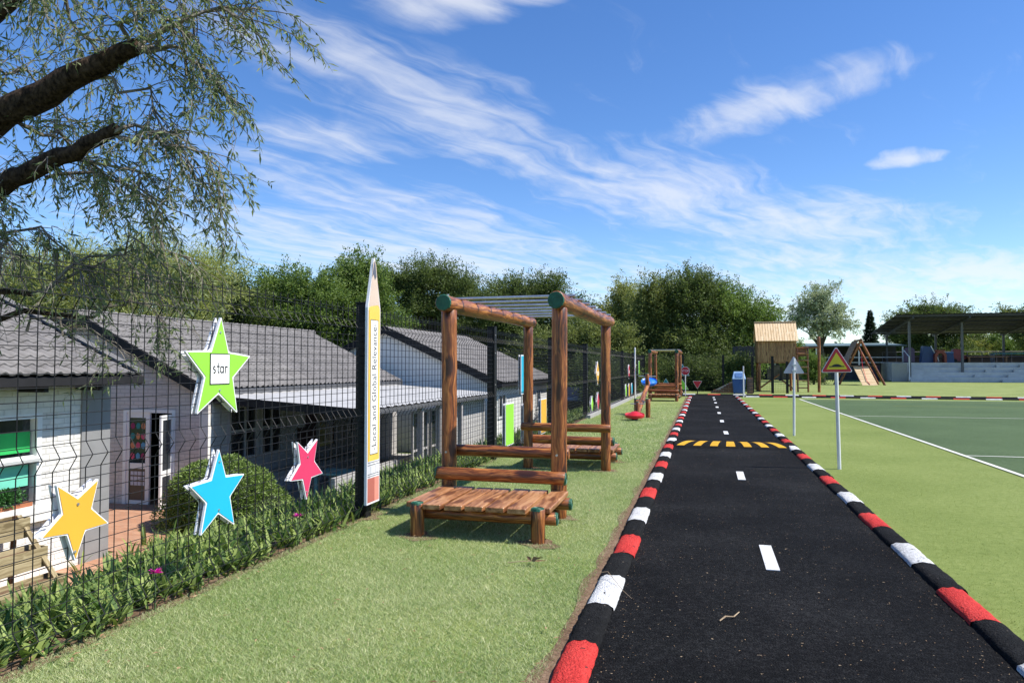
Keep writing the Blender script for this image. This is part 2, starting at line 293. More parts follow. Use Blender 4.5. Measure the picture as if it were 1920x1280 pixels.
def log(name, p0, p1, r, parent, m=None, ends=True, wob=.04, n=14, endmat=None, bevel=True):
    """a peeled pole from p0 to p1, its mesh along local Z so the grain follows it"""
    m = m or M_wood; p0, p1 = Vector(p0), Vector(p1); L = (p1 - p0).length
    V = []; F = []; ks = max(4, int(L / .12)); ph = [random.uniform(0, 6.28) for _ in range(6)]
    zs = [0] + ([r * .12] if bevel else []) + [L * i / ks for i in range(1, ks)] + ([L - r * .12] if bevel else []) + [L]
    for i, z in enumerate(zs):
        e = .9 if (bevel and i in (0, len(zs) - 1)) else 1.
        ox = r * wob * 1.5 * math.sin(z * 2.1 + ph[0]); oy = r * wob * 1.5 * math.sin(z * 1.7 + ph[1])
        for j in range(n):
            t = 6.2832 * j / n
            q = r * e * (1 + wob * (math.sin(2 * t + ph[2] + z * 1.3) * .6 + math.sin(3 * t + ph[3] - z * 2.2) * .5 + math.sin(z * 6 + ph[4] + t) * .3))
            V.append((ox + q * math.cos(t), oy + q * math.sin(t), z))
    k = len(zs)
    for i in range(k - 1):
        for j in range(n): F.append((i * n + j, i * n + (j + 1) % n, (i + 1) * n + (j + 1) % n, (i + 1) * n + j))
    F.append(tuple(range(n))[::-1]); F.append(tuple(range((k - 1) * n, k * n)))
    me = bpy.data.meshes.new(name); me.from_pydata(V, [], F); me.materials.append(m)
    for p in me.polygons: p.use_smooth = len(p.vertices) == 4
    o = link(bpy.data.objects.new(name, me), parent)
    o.location = p0; o.rotation_euler = (p1 - p0).to_track_quat('Z', 'Y').to_euler()
    for which in (endmat or ()):
        c = MB(); z0 = -.004 if which == 0 else L + .004; zz = .010 if which == 0 else L - .010
        c.tube([(0, 0, zz), (0, 0, z0)], [r * 1.015, r * .93], n); eo = c.build('painted_end', M_greenend, o)
        q = MB()
        for rr in (.3, .55, .78):
            pts = [(rr * r * math.cos(a * .2618), rr * r * math.sin(a * .2618), z0 + (-.001 if which == 0 else .001)) for a in range(25)]
            q.tube(pts, .0016, 3, False)
        # growth rings stand slightly proud on the sealed end; they belong to the same end
        q.build('growth_rings', M_greenend, o)
    return o
def plank(name, p0, p1, w, t, parent, m, side=(1, 0, 0)):
    p0, p1 = Vector(p0), Vector(p1); L = (p1 - p0).length; d = (p1 - p0).normalized()
    sx = Vector(side); sx = (sx - d * sx.dot(d)).normalized(); sy = d.cross(sx)
    o = MB().box(-w / 2, w / 2, -t / 2, t / 2, 0, L).build(name, m, parent, bevel=min(w, t) * .12)
    o.matrix_local = Matrix.Translation(p0) @ Matrix((sx, sy, d)).transposed().to_4x4()
    return o
def text(name, s, size, m, parent, loc, rot, sx=1., ext=.0006, align='CENTER', space=1.):
    cu = bpy.data.curves.new(name, 'FONT'); cu.body = s; cu.size = size; cu.align_x = align; cu.align_y = 'CENTER'; cu.extrude = ext; cu.resolution_u = 3; cu.space_character = space
    o = bpy.data.objects.new(name, cu); S.collection.objects.link(o)
    dg = bpy.context.evaluated_depsgraph_get(); dg.update()
    me = bpy.data.meshes.new_from_object(o.evaluated_get(dg)); bpy.data.objects.remove(o); bpy.data.curves.remove(cu)
    me.materials.clear(); me.materials.append(m)
    o = link(bpy.data.objects.new(name, me), parent); o.location = loc; o.rotation_euler = rot; o.scale = (sx, 1, 1)
    return o
def sheet(name, x0, x1, y0, y1, z, m, parent=None):
    o = MB().add([(x0, y0, z), (x1, y0, z), (x1, y1, z), (x0, y1, z)], [(0, 1, 2, 3)]).build(name, m, parent)
    return o

# ------------------------------------------------------------------ the ground
lawn = sheet('lawn', -2.5, 900, -60, 2500, 0, M_lawn); tag(lawn, kind='structure')
# the lower garden behind the fence: a bank down from the lawn, then a level terrace
prof = [(-2.5, 0), (-3.15, -.06), (-3.8, -.50), (-4.7, -1.25), (-5.6, -1.75), (-6.4, -1.9), (-900, -1.9)]
mb = MB(); n = len(prof); mb.add([(x, -60, z) for x, z in prof] + [(x, 2500, z) for x, z in prof], [(i, i + 1, n + i + 1, n + i) for i in range(n - 1)])
tag(mb.build('terrace', M_terr), kind='structure')
tag(sheet('soil_bed', -2.62, -2.35, -2, 30, .004, M_soil), kind='structure')
pv = MB().add([(-9.2, 2, -1.888), (-8.35, 2, -1.888), (-8.35, 9.9, -1.888), (-9.9, 14, -1.888), (-13, 14, -1.888), (-13, 9.9, -1.888), (-9.2, 9.9, -1.888)], [tuple(range(7))]).build('paving', M_pave)
tag(pv, kind='structure')
sheet('veranda_floor', -10.1, -6.6, 13.4, 23.3, -1.88, M_conc)['kind'] = 'structure'
KY1 = 27.2
turf = sheet('artificial_turf', 1.16, 60, -5, KY1 - .05, .004, M_turf); tag(turf, kind='structure')
court = sheet('sports_court', 3.13, 60, -5, 25.6, .008, M_court); tag(court, kind='structure')
for x0, x1, y0, y1 in ((3.04, 3.10, -5, 25.72), (3.10, 60, 25.66, 25.70), (3.10, 60, 17.36, 17.41), (3.10, 60, 10.02, 10.07)):
    sheet('court_line', x0, x1, y0, y1, .0125, M_cline, court)
M_yline = layered('faded yellow line', [(.20, .20, .04), (.34, .32, .06)], .8, 2, 40, 200, bump=.4)
for x0, x1, y0, y1 in ((3.6, 60, 24.4, 24.44), (5.0, 60, 21.9, 21.94)): sheet('court_line', x0, x1, y0, y1, .0125, M_yline, court)
# track
track = MB().add([(-.46, -5, .008), (1.16, -5, .008), (1.16, 27.3, .008), (-.46, 27.3, .008)], [(0, 1, 2, 3)]).build('rubber_track', M_rubber); tag(track, kind='structure')
for y in (4.45, 7.66, 12.5, 15.1, 17.7, 20.2, 22.6, 24.7, 26.3):
    d = MB().box(.32, .39, -.28, .28, 0, .004).build('lane_dash', M_line, track); d.location = (0, y, .0085); d.rotation_euler = (0, 0, R(random.uniform(-.5, .5)))
def kerb_block_mesh(L, m, name, seed):
    rs = random.Random(seed); w, h, nx, ny = .130, .037, 9, 10; V = []; F = []
    for j in range(ny + 1):
        for i in range(nx + 1):
            t = math.pi * i / nx; jit = rs.uniform(-.0025, .0025)
            V.append((-(w / 2 + jit) * math.cos(t), L * j / ny, max(0, (h + jit * 1.5) * math.sin(t) ** .55)))
    for j in range(ny):
        for i in range(nx): a = j * (nx + 1) + i; F.append((a, a + 1, a + nx + 2, a + nx + 1))
    me = bpy.data.meshes.new(name); me.from_pydata(V, [], F); me.materials.append(m)
    for p in me.polygons: p.use_smooth = True
    return me
BL = .4625
KM = [kerb_block_mesh(BL, m, 'kerb_block', i) for i, m in enumerate((M_kwhite, M_kblack, M_kred, M_kblack))]
def kerb(name, x, y0, y1, phase, rz=0, loc=(0, 0, 0)):
    root = bpy.data.objects.new(name, None); link(root); root.location = loc; root.rotation_euler = (0, 0, rz); root['kind'] = 'structure'
    k0 = math.floor((y0 - phase) / BL); k = k0
    while phase + k * BL < y1:
        o = bpy.data.objects.new('kerb_block', KM[k % 4]); link(o, root); o.location = (x + random.uniform(-.006, .006), phase + k * BL, .001); o.rotation_euler = (0, 0, R(random.uniform(-.6, .6))); k += 1
    return root
kerb('track_kerb', -.455, .3, 27.0, 3.31); kerb('track_kerb', 1.15, .3, 27.0, 4.43)
# the cross track at the far end of the straight
cr = MB().add([(-.9, 27.3, .006), (40, 25.6, .006), (40, 27.4, .006), (-.9, 29.0, .006)], [(0, 1, 2, 3)]).build('cross_track', M_rubber); tag(cr, kind='structure')
kerb('cross_kerb', 0, 0, 36, .3, R(-92.5), (1.15, 27.15, .002)); kerb('cross_kerb', 0, 0, 38, .1, R(-92.5), (-.85, 28.95, .002))
# bare soil edge along the kerb
mb = MB(); V = []
for i in range(260):
    y = .5 + i * .1; V.append((-.50, y, .005)); V.append((-.565 - .03 * abs(math.sin(y * 3.1) + .6 * math.sin(y * 7.7 + 1)), y, .005))
mb.add(V, [(2 * i, 2 * i + 1, 2 * i + 3, 2 * i + 2) for i in range(259)]); tag(mb.build('soil_edge', M_soil), kind='structure')

# speed hump
hump = thing('speed_hump', 'black rubber speed hump with yellow slanted stripes across the track', 'speed hump', (.35, 10.45, .009))
def hz(y): return .055 * max(0, math.cos(y / .3 * math.pi / 2)) ** .8
mb = MB(); ny = 12
ys = [-.3 + .6 * i / ny for i in range(ny + 1)]
mb.add([(x, y, hz(y)) for x in (-.74, .74) for y in ys], [(i, i + 1, ny + 2 + i, ny + 1 + i) for i in range(ny)]); mb.build('hump_body', M_kblack, hump, True)
for i in range(7):
    xc = -.63 + i * .21; sl = -.34 * (xc / .68) 
    mb = MB(); mb.add([(xc * 1.08 - xc * .48 * (y + .3) / .6 + s * (.05 if abs(xc) > .05 else .062 - .05 * (y + .3)), y, hz(y) + .003) for y in ys[1:-1] for s in (-1, 1)], [(2 * k, 2 * k + 1, 2 * k + 3, 2 * k + 2) for k in range(ny - 2)])
    mb.build('yellow_stripe', M_byel, hump, True)

# grass blades
def blades(name, x0, x1, y0, y1, n, h, w, m, dens=None, bias=1.0):
    x = RNG.uniform(x0, x1, n); y = y0 + (y1 - y0) * RNG.uniform(0, 1, n) ** bias
    keep = np.ones(n, bool)
    if dens is not None: keep = dens(x, y); x, y = x[keep], y[keep]; n = len(x)
    a = RNG.uniform(0, 2 * np.pi, n); hh = h * RNG.uniform(.45, 1.25, n); lean = RNG.uniform(.3, 1.7, n) * hh; b = RNG.uniform(0, 2 * np.pi, n)
    V = np.zeros((n, 3, 3)); ww = w * RNG.uniform(.6, 1.3, n)
    V[:, 0] = np.stack([x - np.cos(a) * ww, y - np.sin(a) * ww, np.full(n, .001)], 1); V[:, 1] = np.stack([x + np.cos(a) * ww, y + np.sin(a) * ww, np.full(n, .001)], 1)
    V[:, 2] = np.stack([x + np.cos(b) * lean, y + np.sin(b) * lean, hh], 1)
    patch = .5 + .3 * np.sin(x * 3.1 + 1.3 * np.sin(y * 1.7)) * np.sin(y * 2.3 + np.sin(x * 2.9)) + .2 * np.sin(x * 9 + 2 * np.sin(y * 5)) * np.sin(y * 7.3 + 1)
    rnd = np.clip(RNG.beta(1.1, 2.6, n) * .8 + .42 * (patch - .25) * RNG.uniform(0, 1, n), 0, 1)
    o = npmesh(name, V.reshape(-1, 3), np.arange(3 * n).reshape(-1, 3), m, None, rnd, 3); o['kind'] = 'stuff'; return o
M_blade = mat('lawn blade', (.165, .275, .062), .6, col2=(.82, .76, .50), attr='rnd', transl=.3, spec=.3)
M_tblade = mat('turf fibre', (.17, .235, .045), .6, col2=(.38, .42, .14), attr='rnd', transl=.15, spec=.3)
def notpost(x, y):
    pt = .5 + .5 * np.sin(x * 4.3 + 2 * np.sin(y * 2.1)) * np.sin(y * 3.7 + 1.5 * np.sin(x * 3.3)); k = RNG.uniform(0, 1, len(x)) < .5 + .6 * pt; k &= x < -.55 - .03 * RNG.uniform(0, 1, len(x))
    for px, py in ((-1.85, 5.24), (-1.02, 5.24), (-1.8, 4.47), (-.99, 4.5), (-1.8, 7.7), (-.97, 7.7)): k &= (np.hypot(x - px, y - py) > .05 + .05 * RNG.uniform(0, 1, len(x)))
    return k
blades('lawn_grass', -2.40, -.53, 1.7, 8.5, 430000, .017, .0014, M_blade, notpost, 1.25)
blades('lawn_grass', -2.36, -.55, 8.5, 22, 110000, .022, .0042, M_blade, lambda x, y: notpost(x, y) & (RNG.uniform(0, 1, len(y)) < np.clip((22 - y) / 9, 0, 1)), 1.2)
blades('turf_fibre', 1.235, 6.5, 3.3, 15, 260000, .009, .0018, M_tblade, lambda x, y: (x < .45 + y * .42) & (RNG.uniform(0, 1, len(y)) < np.clip((15 - y) / 10, 0, 1)), 1.3)

# ------------------------------------------------------------------ the mesh fence
FX = -2.383
PY_ = [1.5, 4.91, 8.27, 11.75, 15.3, 18.95, 22.6, 26.3, 30.4]
fence = thing('mesh_fence', 'black welded mesh fence with folded ridges along the left of the lawn', 'fence', (FX, 0, 0))
HB = [.10, .75, 1.37]                                   # heights of the folded ridges
def wx(z):
    for b in HB:
        if abs(z - b) < .052: return .034 * (1 - abs(z - b) / .052)
    return 0
def panel_mesh(Lp):
    mb = MB(); zs = sorted(set([.02, 1.53] + [b + d for b in HB for d in (-.052, 0, .052)])); zs = [z for z in zs]
    nv = int(Lp / .0765)
    for i in range(nv + 1):
        y = (Lp - nv * .0765) / 2 + i * .0765
        mb.tube([(wx(z), y, z) for z in zs], .0028, 4, False)
    rows = sorted(set([round(b + d, 3) for b in HB for d in (-.052, 0, .052)]))
    z = .04
    while z < 1.53:
        if all(abs(z - b) > .08 for b in HB): rows.append(z)
        z += .0515
    rows.append(1.50)
    for z in rows: mb.tube([(wx(z) + .0046, 0, z), (wx(z) + .0046, Lp, z)], .0019, 4, False)
    return mb
pm = {}
for i in range(len(PY_) - 1):
    L = PY_[i + 1] - PY_[i] - .06; key = round(L, 2)
    if key not in pm:
        o = panel_mesh(L).build('mesh_panel', M_black, fence); pm[key] = o.data
    else: o = link(bpy.data.objects.new('mesh_panel', pm[key]), fence)
    o.location = (0, PY_[i] + .03, 0)
for i, y in enumerate(PY_):
    p = MB().box(-.045, .045, -.045, .045, -.3, 1.555).build('post', M_black, fence, bevel=.004); p.location = (-.02, y, 0)
    c = MB().box(-.047, .047, -.047, .047, 1.5552, 1.567).build('post_cap', M_black, p)
    for z in (.25, .62, .88, 1.25, 1.46): MB().tube([(.044, -.02, z), (.052, -.02, z)], .008, 6).build('bolt', M_steel, p)
tag(MB().box(-2.47, -2.28, 15.2, 30.4, -.05, .07).build('concrete_footing', M_conc), 'low concrete footing strip under the far end of the mesh fence', 'footing')

# ------------------------------------------------------------------ boards on the fence
def paint(name, c): return mat('board ' + name, c, .38, var=.03, scale=3)
C_G, C_B, C_Y, C_P, C_R = (.27, .62, .05), (.012, .40, .58), (.72, .38, .04), (.62, .04, .12), (.50, .03, .07)
M_wb = mat('board white edge', (.80, .79, .82), .5, var=.04)
M_ink = mat('black ink', (.012, .012, .012), .5, var=.1)
M_paper = mat('white label', (.82, .82, .80), .5, var=.03)
def starpts(r, a0, ri=.44): return [((r if k % 2 == 0 else r * ri) * math.cos(R(a0) - k * math.pi / 5), (r if k % 2 == 0 else r * ri) * math.sin(R(a0) - k * math.pi / 5)) for k in range(10)]
def roundp(p, q=.06):
    out = []; n = len(p)
    for i in range(n):
        a, b, c = Vector(p[i - 1]), Vector(p[i]), Vector(p[(i + 1) % n]); out += [tuple(b + (a - b) * q), tuple(b + (a - b) * q * .35 + (c - b) * q * .35), tuple(b + (c - b) * q)]
    return out
def board(name, label, cat, y, z, outer, inner, col, holes=(), group=None, back=True):
    t = thing(name, label, cat, (FX + .012, y, z), 0, group)
    MB().prism(outer, 'X', 0, .012).build('panel', M_wb, t)
    MB().prism(inner, 'X', .0125, .0145).build('face', paint(col[0], col[1]), t)
    if back: MB().prism([(a, b) for a, b in outer], 'X', -.028, -.019).build('back_panel', M_wb, t)
    for (a, b) in holes: MB().tube([(.012, a, b), (.018, a, b)], .006, 7).build('screw', M_steel, t)
    return t
def strokes(s, W_):                                    # simple school lettering drawn as strokes
    arc = lambda cx, cy, r, a, b, k=14: [(cx + r * math.cos(R(a + (b - a) * i / k)), cy + r * math.sin(R(a + (b - a) * i / k))) for i in range(k + 1)]
    G = {'s': ([arc(.22, .36, .14, 50, 270, 10)[:8] + arc(.22, .13, .13, 90, -130, 10)], .55), 't': ([[(.2, .75), (.2, .12)] + arc(.31, .12, .11, 180, 290, 6), [(.05, .5), (.38, .5)]], .48),
         'a': ([arc(.25, .25, .24, 0, 360, 18), [(.49, .5), (.49, 0)]], .68), 'r': ([[(.1, .5), (.1, 0)], arc(.27, .3, .18, 170, 50, 7)], .45)}
    x = 0; out = []
    for ch in s:
        for st in G[ch][0]: out.append([(x + a, b) for a, b in st])
        x += G[ch][1]
    return out, x
for (nm, lab, y, z, r, a0, c, hs) in (
        ('star_board', 'large lime green star board with a white card reading star', 3.194, 1.079, .272, 88, ('green', C_G), ((0, .19), (0, -.1))),
        ('star_board', 'yellow five pointed star board low on the fence, leftmost', 2.341, .514, .17, 52.6, ('yellow', C_Y), ((.0, .05), (-.01, -.13))),
        ('star_board', 'bright blue star board low on the fence under the green star', 3.2, .46, .226, 90, ('blue', C_B), ((0, .16), (0, -.08))),
        ('star_board', 'pink star board nearest the pencil sign', 4.051, .481, .203, 53, ('pink', C_P), ((0, .06), (-.01, -.15)))):
    t = board(nm, lab, 'star', y, z, roundp(starpts(r, a0), .05), starpts(r * .93, a0, .43), c, hs, 'star boards on the fence')
    if c[0] == 'green':
        MB().box(.0148, .0165, -.078, .078, -.072, .084).build('card_border', M_ink, t)
        MB().box(.0168, .018, -.073, .073, -.067, .079).build('card', M_paper, t)
        st, w = strokes('star', 1); q = MB(); k = .118 / w
        for s_ in st:
            for i in range(len(s_) - 1):
                a, b = Vector((0, (s_[i][0] - w / 2) * k, (s_[i][1] - .3) * k * 1.15 + .006)), Vector((0, (s_[i + 1][0] - w / 2) * k, (s_[i + 1][1] - .3) * k * 1.15 + .006))
                d = (b - a).normalized() * .0025; n_ = Vector((1, 0, 0)).cross(d).normalized() * .0032
                q.add([a - d - n_, b + d - n_, b + d + n_, a - d + n_], [(0, 1, 2, 3)])
        o = q.build('lettering', M_ink, t); o.location = (.0185, 0, 0)
# pencil sign
pen = thing('pencil_sign', 'tall pencil shaped sign reading Local and Global Relevance on the fence post', 'sign', (FX + .055, 4.875, 0))
w = .104; z0, z1, z2, zt = .115, .30, .42, 1.52
tip = 1.885
MB().prism([(-w, z0), (w, z0), (w, zt), (.008, tip), (-.008, tip), (-w, zt)], 'X', 0, .02).build('panel', M_wb, pen)
def pp(name, poly, col, h=.0215, rough=.4): return MB().prism(poly, 'X', .0202, h).build(name, mat('pencil ' + name + str(col), col, rough, var=.05, scale=4), pen)
i_ = w - .010
pp('eraser', [(-i_, z0 + .014), (.02, z0 + .014), (.02, z1), (-i_, z1)], (.45, .13, .10)); pp('eraser', [(.02, z0 + .014), (i_, z0 + .014), (i_, z1), (.02, z1)], (.72, .26, .20))
pp('ferrule', [(-i_, z1), (-.05, z1), (-.05, z2), (-i_, z2)], (.55, .56, .58)); pp('ferrule', [(-.05, z1), (.02, z1), (.02, z2), (-.05, z2)], (.70, .71, .73)); pp('ferrule', [(.02, z1), (i_, z1), (i_, z2), (.02, z2)], (.80, .80, .82))
for z in (z1 + .01, z1 + .025, z2 - .03, z2 - .012): MB().box(.0217, .0222, -i_, i_, z, z + .004).build('ferrule_line', M_ink, pen)
for ya in (-.045, .03, .06): MB().box(.0217, .0222, ya, ya + .005, z1 + .03, z2 - .035).build('ferrule_line', mat('pencil grey line', (.2, .2, .22), .5), pen)
pp('shaft', [(-i_, z2), (i_, z2), (i_, zt), (.06, zt + .025), (-.05, zt + .01), (-i_, zt)], (.80, .54, .10))
pp('shaft_stripe', [(-i_, z2), (-i_ + .016, z2), (-i_ + .016, zt - .02), (-i_, zt - .02)], (.62, .38, .06), .0219)
pp('sharpened_wood', [(-i_ + .004, zt + .006), (-.05, zt + .0125), (.06, zt + .0265), (i_ - .004, zt + .006), (.022, tip - .04), (0, tip - .016), (-.022, tip - .04)], (.62, .48, .37))
pp('lead', [(-.045, tip - .15), (-.02, tip - .12), (.005, tip - .16), (.03, tip - .135), (.012, tip - .045), (0, tip - .02), (-.012, tip - .045)], (.10, .10, .12), .0225)
MB().box(.0222, .0228, -.062, .066, z2 + .045, zt - .085).build('label_border', M_ink, pen); MB().box(.0230, .0236, -.057, .061, z2 + .050, zt - .090).build('label_strip', M_paper, pen)
zc = z2 + .085
ws = [text('lettering', w_, .108, M_ink, pen, (.0240, .003, 0), (R(90), R(-90), R(90)), .68, .0003, align='LEFT', space=1.05) for w_ in ('Local', 'and', 'Global', 'Relevance')]
wd = [max(v.co.x for v in o.data.vertices) * .68 for o in ws]; gap = .03; zc = (z2 + zt) / 2 - .02 - (sum(wd) + 3 * gap) / 2
for o, d_ in zip(ws, wd): o.location.z = zc; zc += d_ + gap
for z in (z2 + .085, zt - .125): MB().tube([(.023, .005, z), (.0275, .005, z)], .006, 7).build('screw', M_steel, pen)
# rectangle, diamond and oval boards
rc = lambda a, b: [(-a, -b), (a, -b), (a, b), (-a, b)]
for lab, y, z, c in (('green rectangle board low on the fence past the second post', 8.92, .37, ('green', C_G)), ('sky blue rectangle board high on the fence behind the jungle gym', 9.72, .985, ('blue', C_B)),
                     ('pink rectangle board low on the fence, half hidden by a gym post', 9.86, .32, ('pink', C_P)), ('orange rectangle board low on the fence behind the gym rail', 10.95, .34, ('yellow', C_Y))):
    board('rectangle_board', lab, 'board', y, z, rc(.205, .265), rc(.192, .252), c, ((0, .2), (0, -.2)), 'rectangle boards on the fence')
dia = lambda a, b: [(0, -b), (a, 0), (0, b), (-a, 0)]
ovl = lambda a, b: [(a * math.cos(t * .2618), b * math.sin(t * .2618)) for t in range(24)]
for lab, y, z, fn, c, s in (('yellow diamond board with white card high on the far fence', 16.9, .93, dia, ('yellow', C_Y), 1.4), ('small green diamond board low on the far fence', 16.0, .27, dia, ('green', C_G), .9), ('red diamond board low on the far fence', 16.95, .28, dia, ('red', C_R), 1.1), ('blue diamond board low on the far fence beside a gym post', 17.85, .3, dia, ('blue', C_B), .9),
                         ('red oval board with white card on the far fence', 24.3, .91, ovl, ('red', C_R), 1.2), ('slim green oval board low on the far fence', 23.3, .33, ovl, ('green', C_G), 1.), ('orange oval board low on the far fence', 24.3, .30, ovl, ('yellow', C_Y), 1.15), ('slim blue oval board low on the far fence', 25.3, .33, ovl, ('blue', C_B), 1.)):
    a, b = .19 * s, .2 * s; t = board('shape_board', lab, 'board', y, z, fn(a, b), fn(a * .92, b * .92), c, (), 'diamond and oval boards on the far fence')
    if s > 1.15: MB().box(.0148, .017, -.07, .07, -.05, .05).build('card', M_paper, t)
board('rectangle_board', 'narrow lime green board on the last stretch of side fence', 'board', 28.2, 1.0, rc(.16, .3), rc(.15, .29), ('green', C_G))

# ------------------------------------------------------------------ jungle gyms
def gym(x, y, lab):
    g = thing('jungle_gym', lab, 'jungle gym', (x, y, 0), 0, 'wooden jungle gyms with monkey bars')
    xl, xr, yr, H_ = 0, .84, 2.46, 1.57
    for px, py, r in ((xl, 0, .058), (xr, 0, .058), (xl + .03, yr, .052), (xr + .03, yr, .052)): log('post', (px, py, -.05), (px + random.uniform(-.01, .01), py, H_ - .045), r, g, endmat=())
    for px in (xl, xr + .01): log('top_rail', (px, -.14, H_), (px + .04, yr + .12, H_), .062, g, endmat=(0, 1))
    for i in range(7):
        yb = .16 + i * .36
        o = MB().tube([(xl - .05, yb, H_ + .052), (xr + .1, yb, H_ + .056)], .0125, 8).build('monkey_bar', M_steel, g, True)
    for px, py in ((xl, -.06), (xr, -.06)):
        for z in (.31, .46): MB().tube([(px, py, z), (px, py - .012, z)], .009, 6).build('bolt', M_steel, g)
    for yy in (-.152,):
        for px in (xl, xr + .01): MB().tube([(px + .02, -.09, H_ + .055), (px + .02, -.09, H_ + .066)], .008, 6).build('bolt', M_steel, g)
    # rails between the posts, front and back
    for yy, sgn in ((0, 1), (yr, -1)):
        o1 = .03 if sgn < 0 else 0
        log('cross_rail', (xl - .05 + o1, yy + sgn * .10, .46), (xr + .06 + o1, yy + sgn * .10, .45), .043, g)
        log('back_rest', (xl - .06 + o1, yy - sgn * .10, .31), (xr + .07 + o1, yy - sgn * .10, .30), .047, g, endmat=(0, 1))
        # bench platform
        ya, yb = sorted((yy - sgn * .10, yy - sgn * .80)); yf = yy - sgn * .78
        for px in (xl + .06, xr + .02): log('platform_leg', (px, yf, -.05), (px, yf, .215), .044, g, endmat=(1,))
        for yj in (yy - sgn * .16, yf + sgn * .11): log('joist', (xl - .02, yj, .135), (xr + .12, yj, .135), .042, g, endmat=(0, 1))
        n = 7; x0 = xl - .04; pw = (xr - xl + .14) / n
        for i in range(n):
            xc = x0 + (i + .5) * pw; inset = .0 if 0 < i < n - 1 else .10
            a = yf - sgn * .03 + sgn * (inset * .7) + random.uniform(-.012, .012); b = yy - sgn * .07 - random.uniform(0, .03) * sgn
            plank('plank', (xc, a, .198 + random.uniform(-.003, .003)), (xc + random.uniform(-.008, .008), b, .198 + random.uniform(-.003, .003)), pw - .02, .034, g, M_plank)
    return g
sp_ = MB()
for px, py in ((-1.86, 5.24), (-1.02, 5.24), (-1.8, 4.46), (-1.0, 4.46), (-1.83, 7.7), (-.99, 7.7), (-1.8, 8.48), (-1.0, 8.48), (-1.38, 15.8), (-1.14, 15.8), (-2.38, 4.91)):
    pr = [(px + (.13 + .05 * math.sin(3 * a + px * 9) + random.uniform(-.015, .015)) * math.cos(a), py + (.12 + .05 * math.sin(2 * a + py * 5)) * math.sin(a)) for a in [k * .393 for k in range(16)]]
    sp_.add([(a, b, .0065) for a, b in pr], [tuple(range(16))])
tag(sp_.build('bare_soil', M_soil), kind='structure')
gym(-1.86, 5.24, 'near wooden jungle gym with steel monkey bars and plank benches')
gym(-1.66, 24.1, 'far wooden jungle gym beside the stop sign')

# ------------------------------------------------------------------ see-saw
ss = thing('seesaw', 'log seesaw with a red seat down and blue seat up', 'seesaw', (-1.26, 15.9, 0))
log('pivot_post', (-.12, -.1, -.05), (-.12, -.1, .40), .055, ss, endmat=(1,)); log('pivot_post', (.12, -.1, -.05), (.12, -.1, .40), .05, ss, endmat=(1,))
MB().tube([(-.17, -.1, .33), (.17, -.1, .33)], .012, 8).build('axle', M_steel, ss, True)
bm_ = log('beam', (-.07, -.80, .05), (.06, .95, .72), .052, ss)
M_redp = mat('red plastic', (.55, .02, .03), .3, var=.05); M_bluep = mat('blue plastic', (.02, .18, .70), .3, var=.08)
def dish(name, m, c, r, h, n=28, tilt=0):
    V = []; F = []; pr = [(0, h * .9), (.3, h * .85), (.6, h * .45), (.85, h * .12), (.98, .03), (1, 0), (.95, -.03), (.5, -.05), (0, -.06)]
    for q, z in pr:
        for j in range(n): V.append((q * r * math.cos(6.2832 * j / n), q * r * math.sin(6.2832 * j / n), z))
    for i in range(len(pr) - 1):
        for j in range(n): F.append((i * n + j, i * n + (j + 1) % n, (i + 1) * n + (j + 1) % n, (i + 1) * n + j))
    o = MB().add(V, F).build(name, m, ss, True); o.location = c; o.rotation_euler = (tilt, 0, 0); return o
dish('seat', M_redp, (-.08, -.98, .105), .20, .09, tilt=R(8)); dish('seat', M_bluep, (.07, 1.02, .74), .18, .07, tilt=R(24))
log('handle_post', (.05, .74, .60), (.05, .70, .93), .045, ss, endmat=(1,)); MB().tube([(-.14, .72, .87), (.24, .72, .87)], .011, 8).build('handlebar', M_steel, ss, True)
log('handle_post', (-.055, -.62, .10), (-.055, -.60, .36), .04, ss, endmat=(1,)); MB().tube([(-.2, -.61, .32), (.1, -.61, .32)], .011, 8).build('handlebar', M_steel, ss, True)
MB().tube([(-.08, -.98, 0), (-.08, -.98, .06)], [.06, .05], 10).build('bump_stop', M_black, ss, True)

# ------------------------------------------------------------------ traffic signs
M_alu = mat('sign back grey', (.52, .51, .58), .45, var=.05, scale=4); M_sred = mat('sign red', (.52, .012, .028), .4, var=.05); M_syel = mat('sign yellow', (.72, .58, .02), .4, var=.03); M_swhite = mat('sign white', (.78, .77, .78), .4, var=.03)
M_pole = mat('white sign pole', (.70, .70, .70), .35, var=.05)
def tri(r, up=True, q=.07):
    k = 1 if up else -1; p = [(0, r * k), (r * .866, -r * .5 * k), (-r * .866, -r * .5 * k)]
    return roundp(p, q)
def sign(name, label, cat, loc, h, rz=0, lean=0, pole_r=.019, front=-1):
    t = thing(name, label, cat, loc, rz)
    t.rotation_euler = (0, R(lean), rz); MB().tube([(0, 0, -.1), (0, 0, h)], pole_r, 12).build('pole', M_pole, t, True); return t
s1 = sign('hump_sign', 'red and yellow triangular speed hump warning sign on white pole', 'sign', (1.395, 8.44, 0), 1.10, lean=-.9)
cz = 1.125
def plate(t, poly, y0, y1, m, name, cz): o = MB().prism(poly, 'Y', y0, y1).build(name, m, t); o.location = (0, 0, cz); return o
plate(s1, tri(.187), -.030, -.024, M_alu, 'plate', cz); plate(s1, tri(.183), -.0325, -.0305, M_swhite, 'white_edge', cz); plate(s1, tri(.174), -.035, -.033, M_sred, 'red_border', cz); plate(s1, tri(.120, q=.02), -.0375, -.0355, M_syel, 'yellow_field', cz)
hp = [(-.075, -.036), (.075, -.036), (.075, -.026), (.05, -.024), (.04, -.016), (.022, -.006), (0, -.003), (-.022, -.006), (-.04, -.016), (-.05, -.024), (-.075, -.026)]
plate(s1, hp, -.0395, -.038, M_ink, 'hump_symbol', cz)
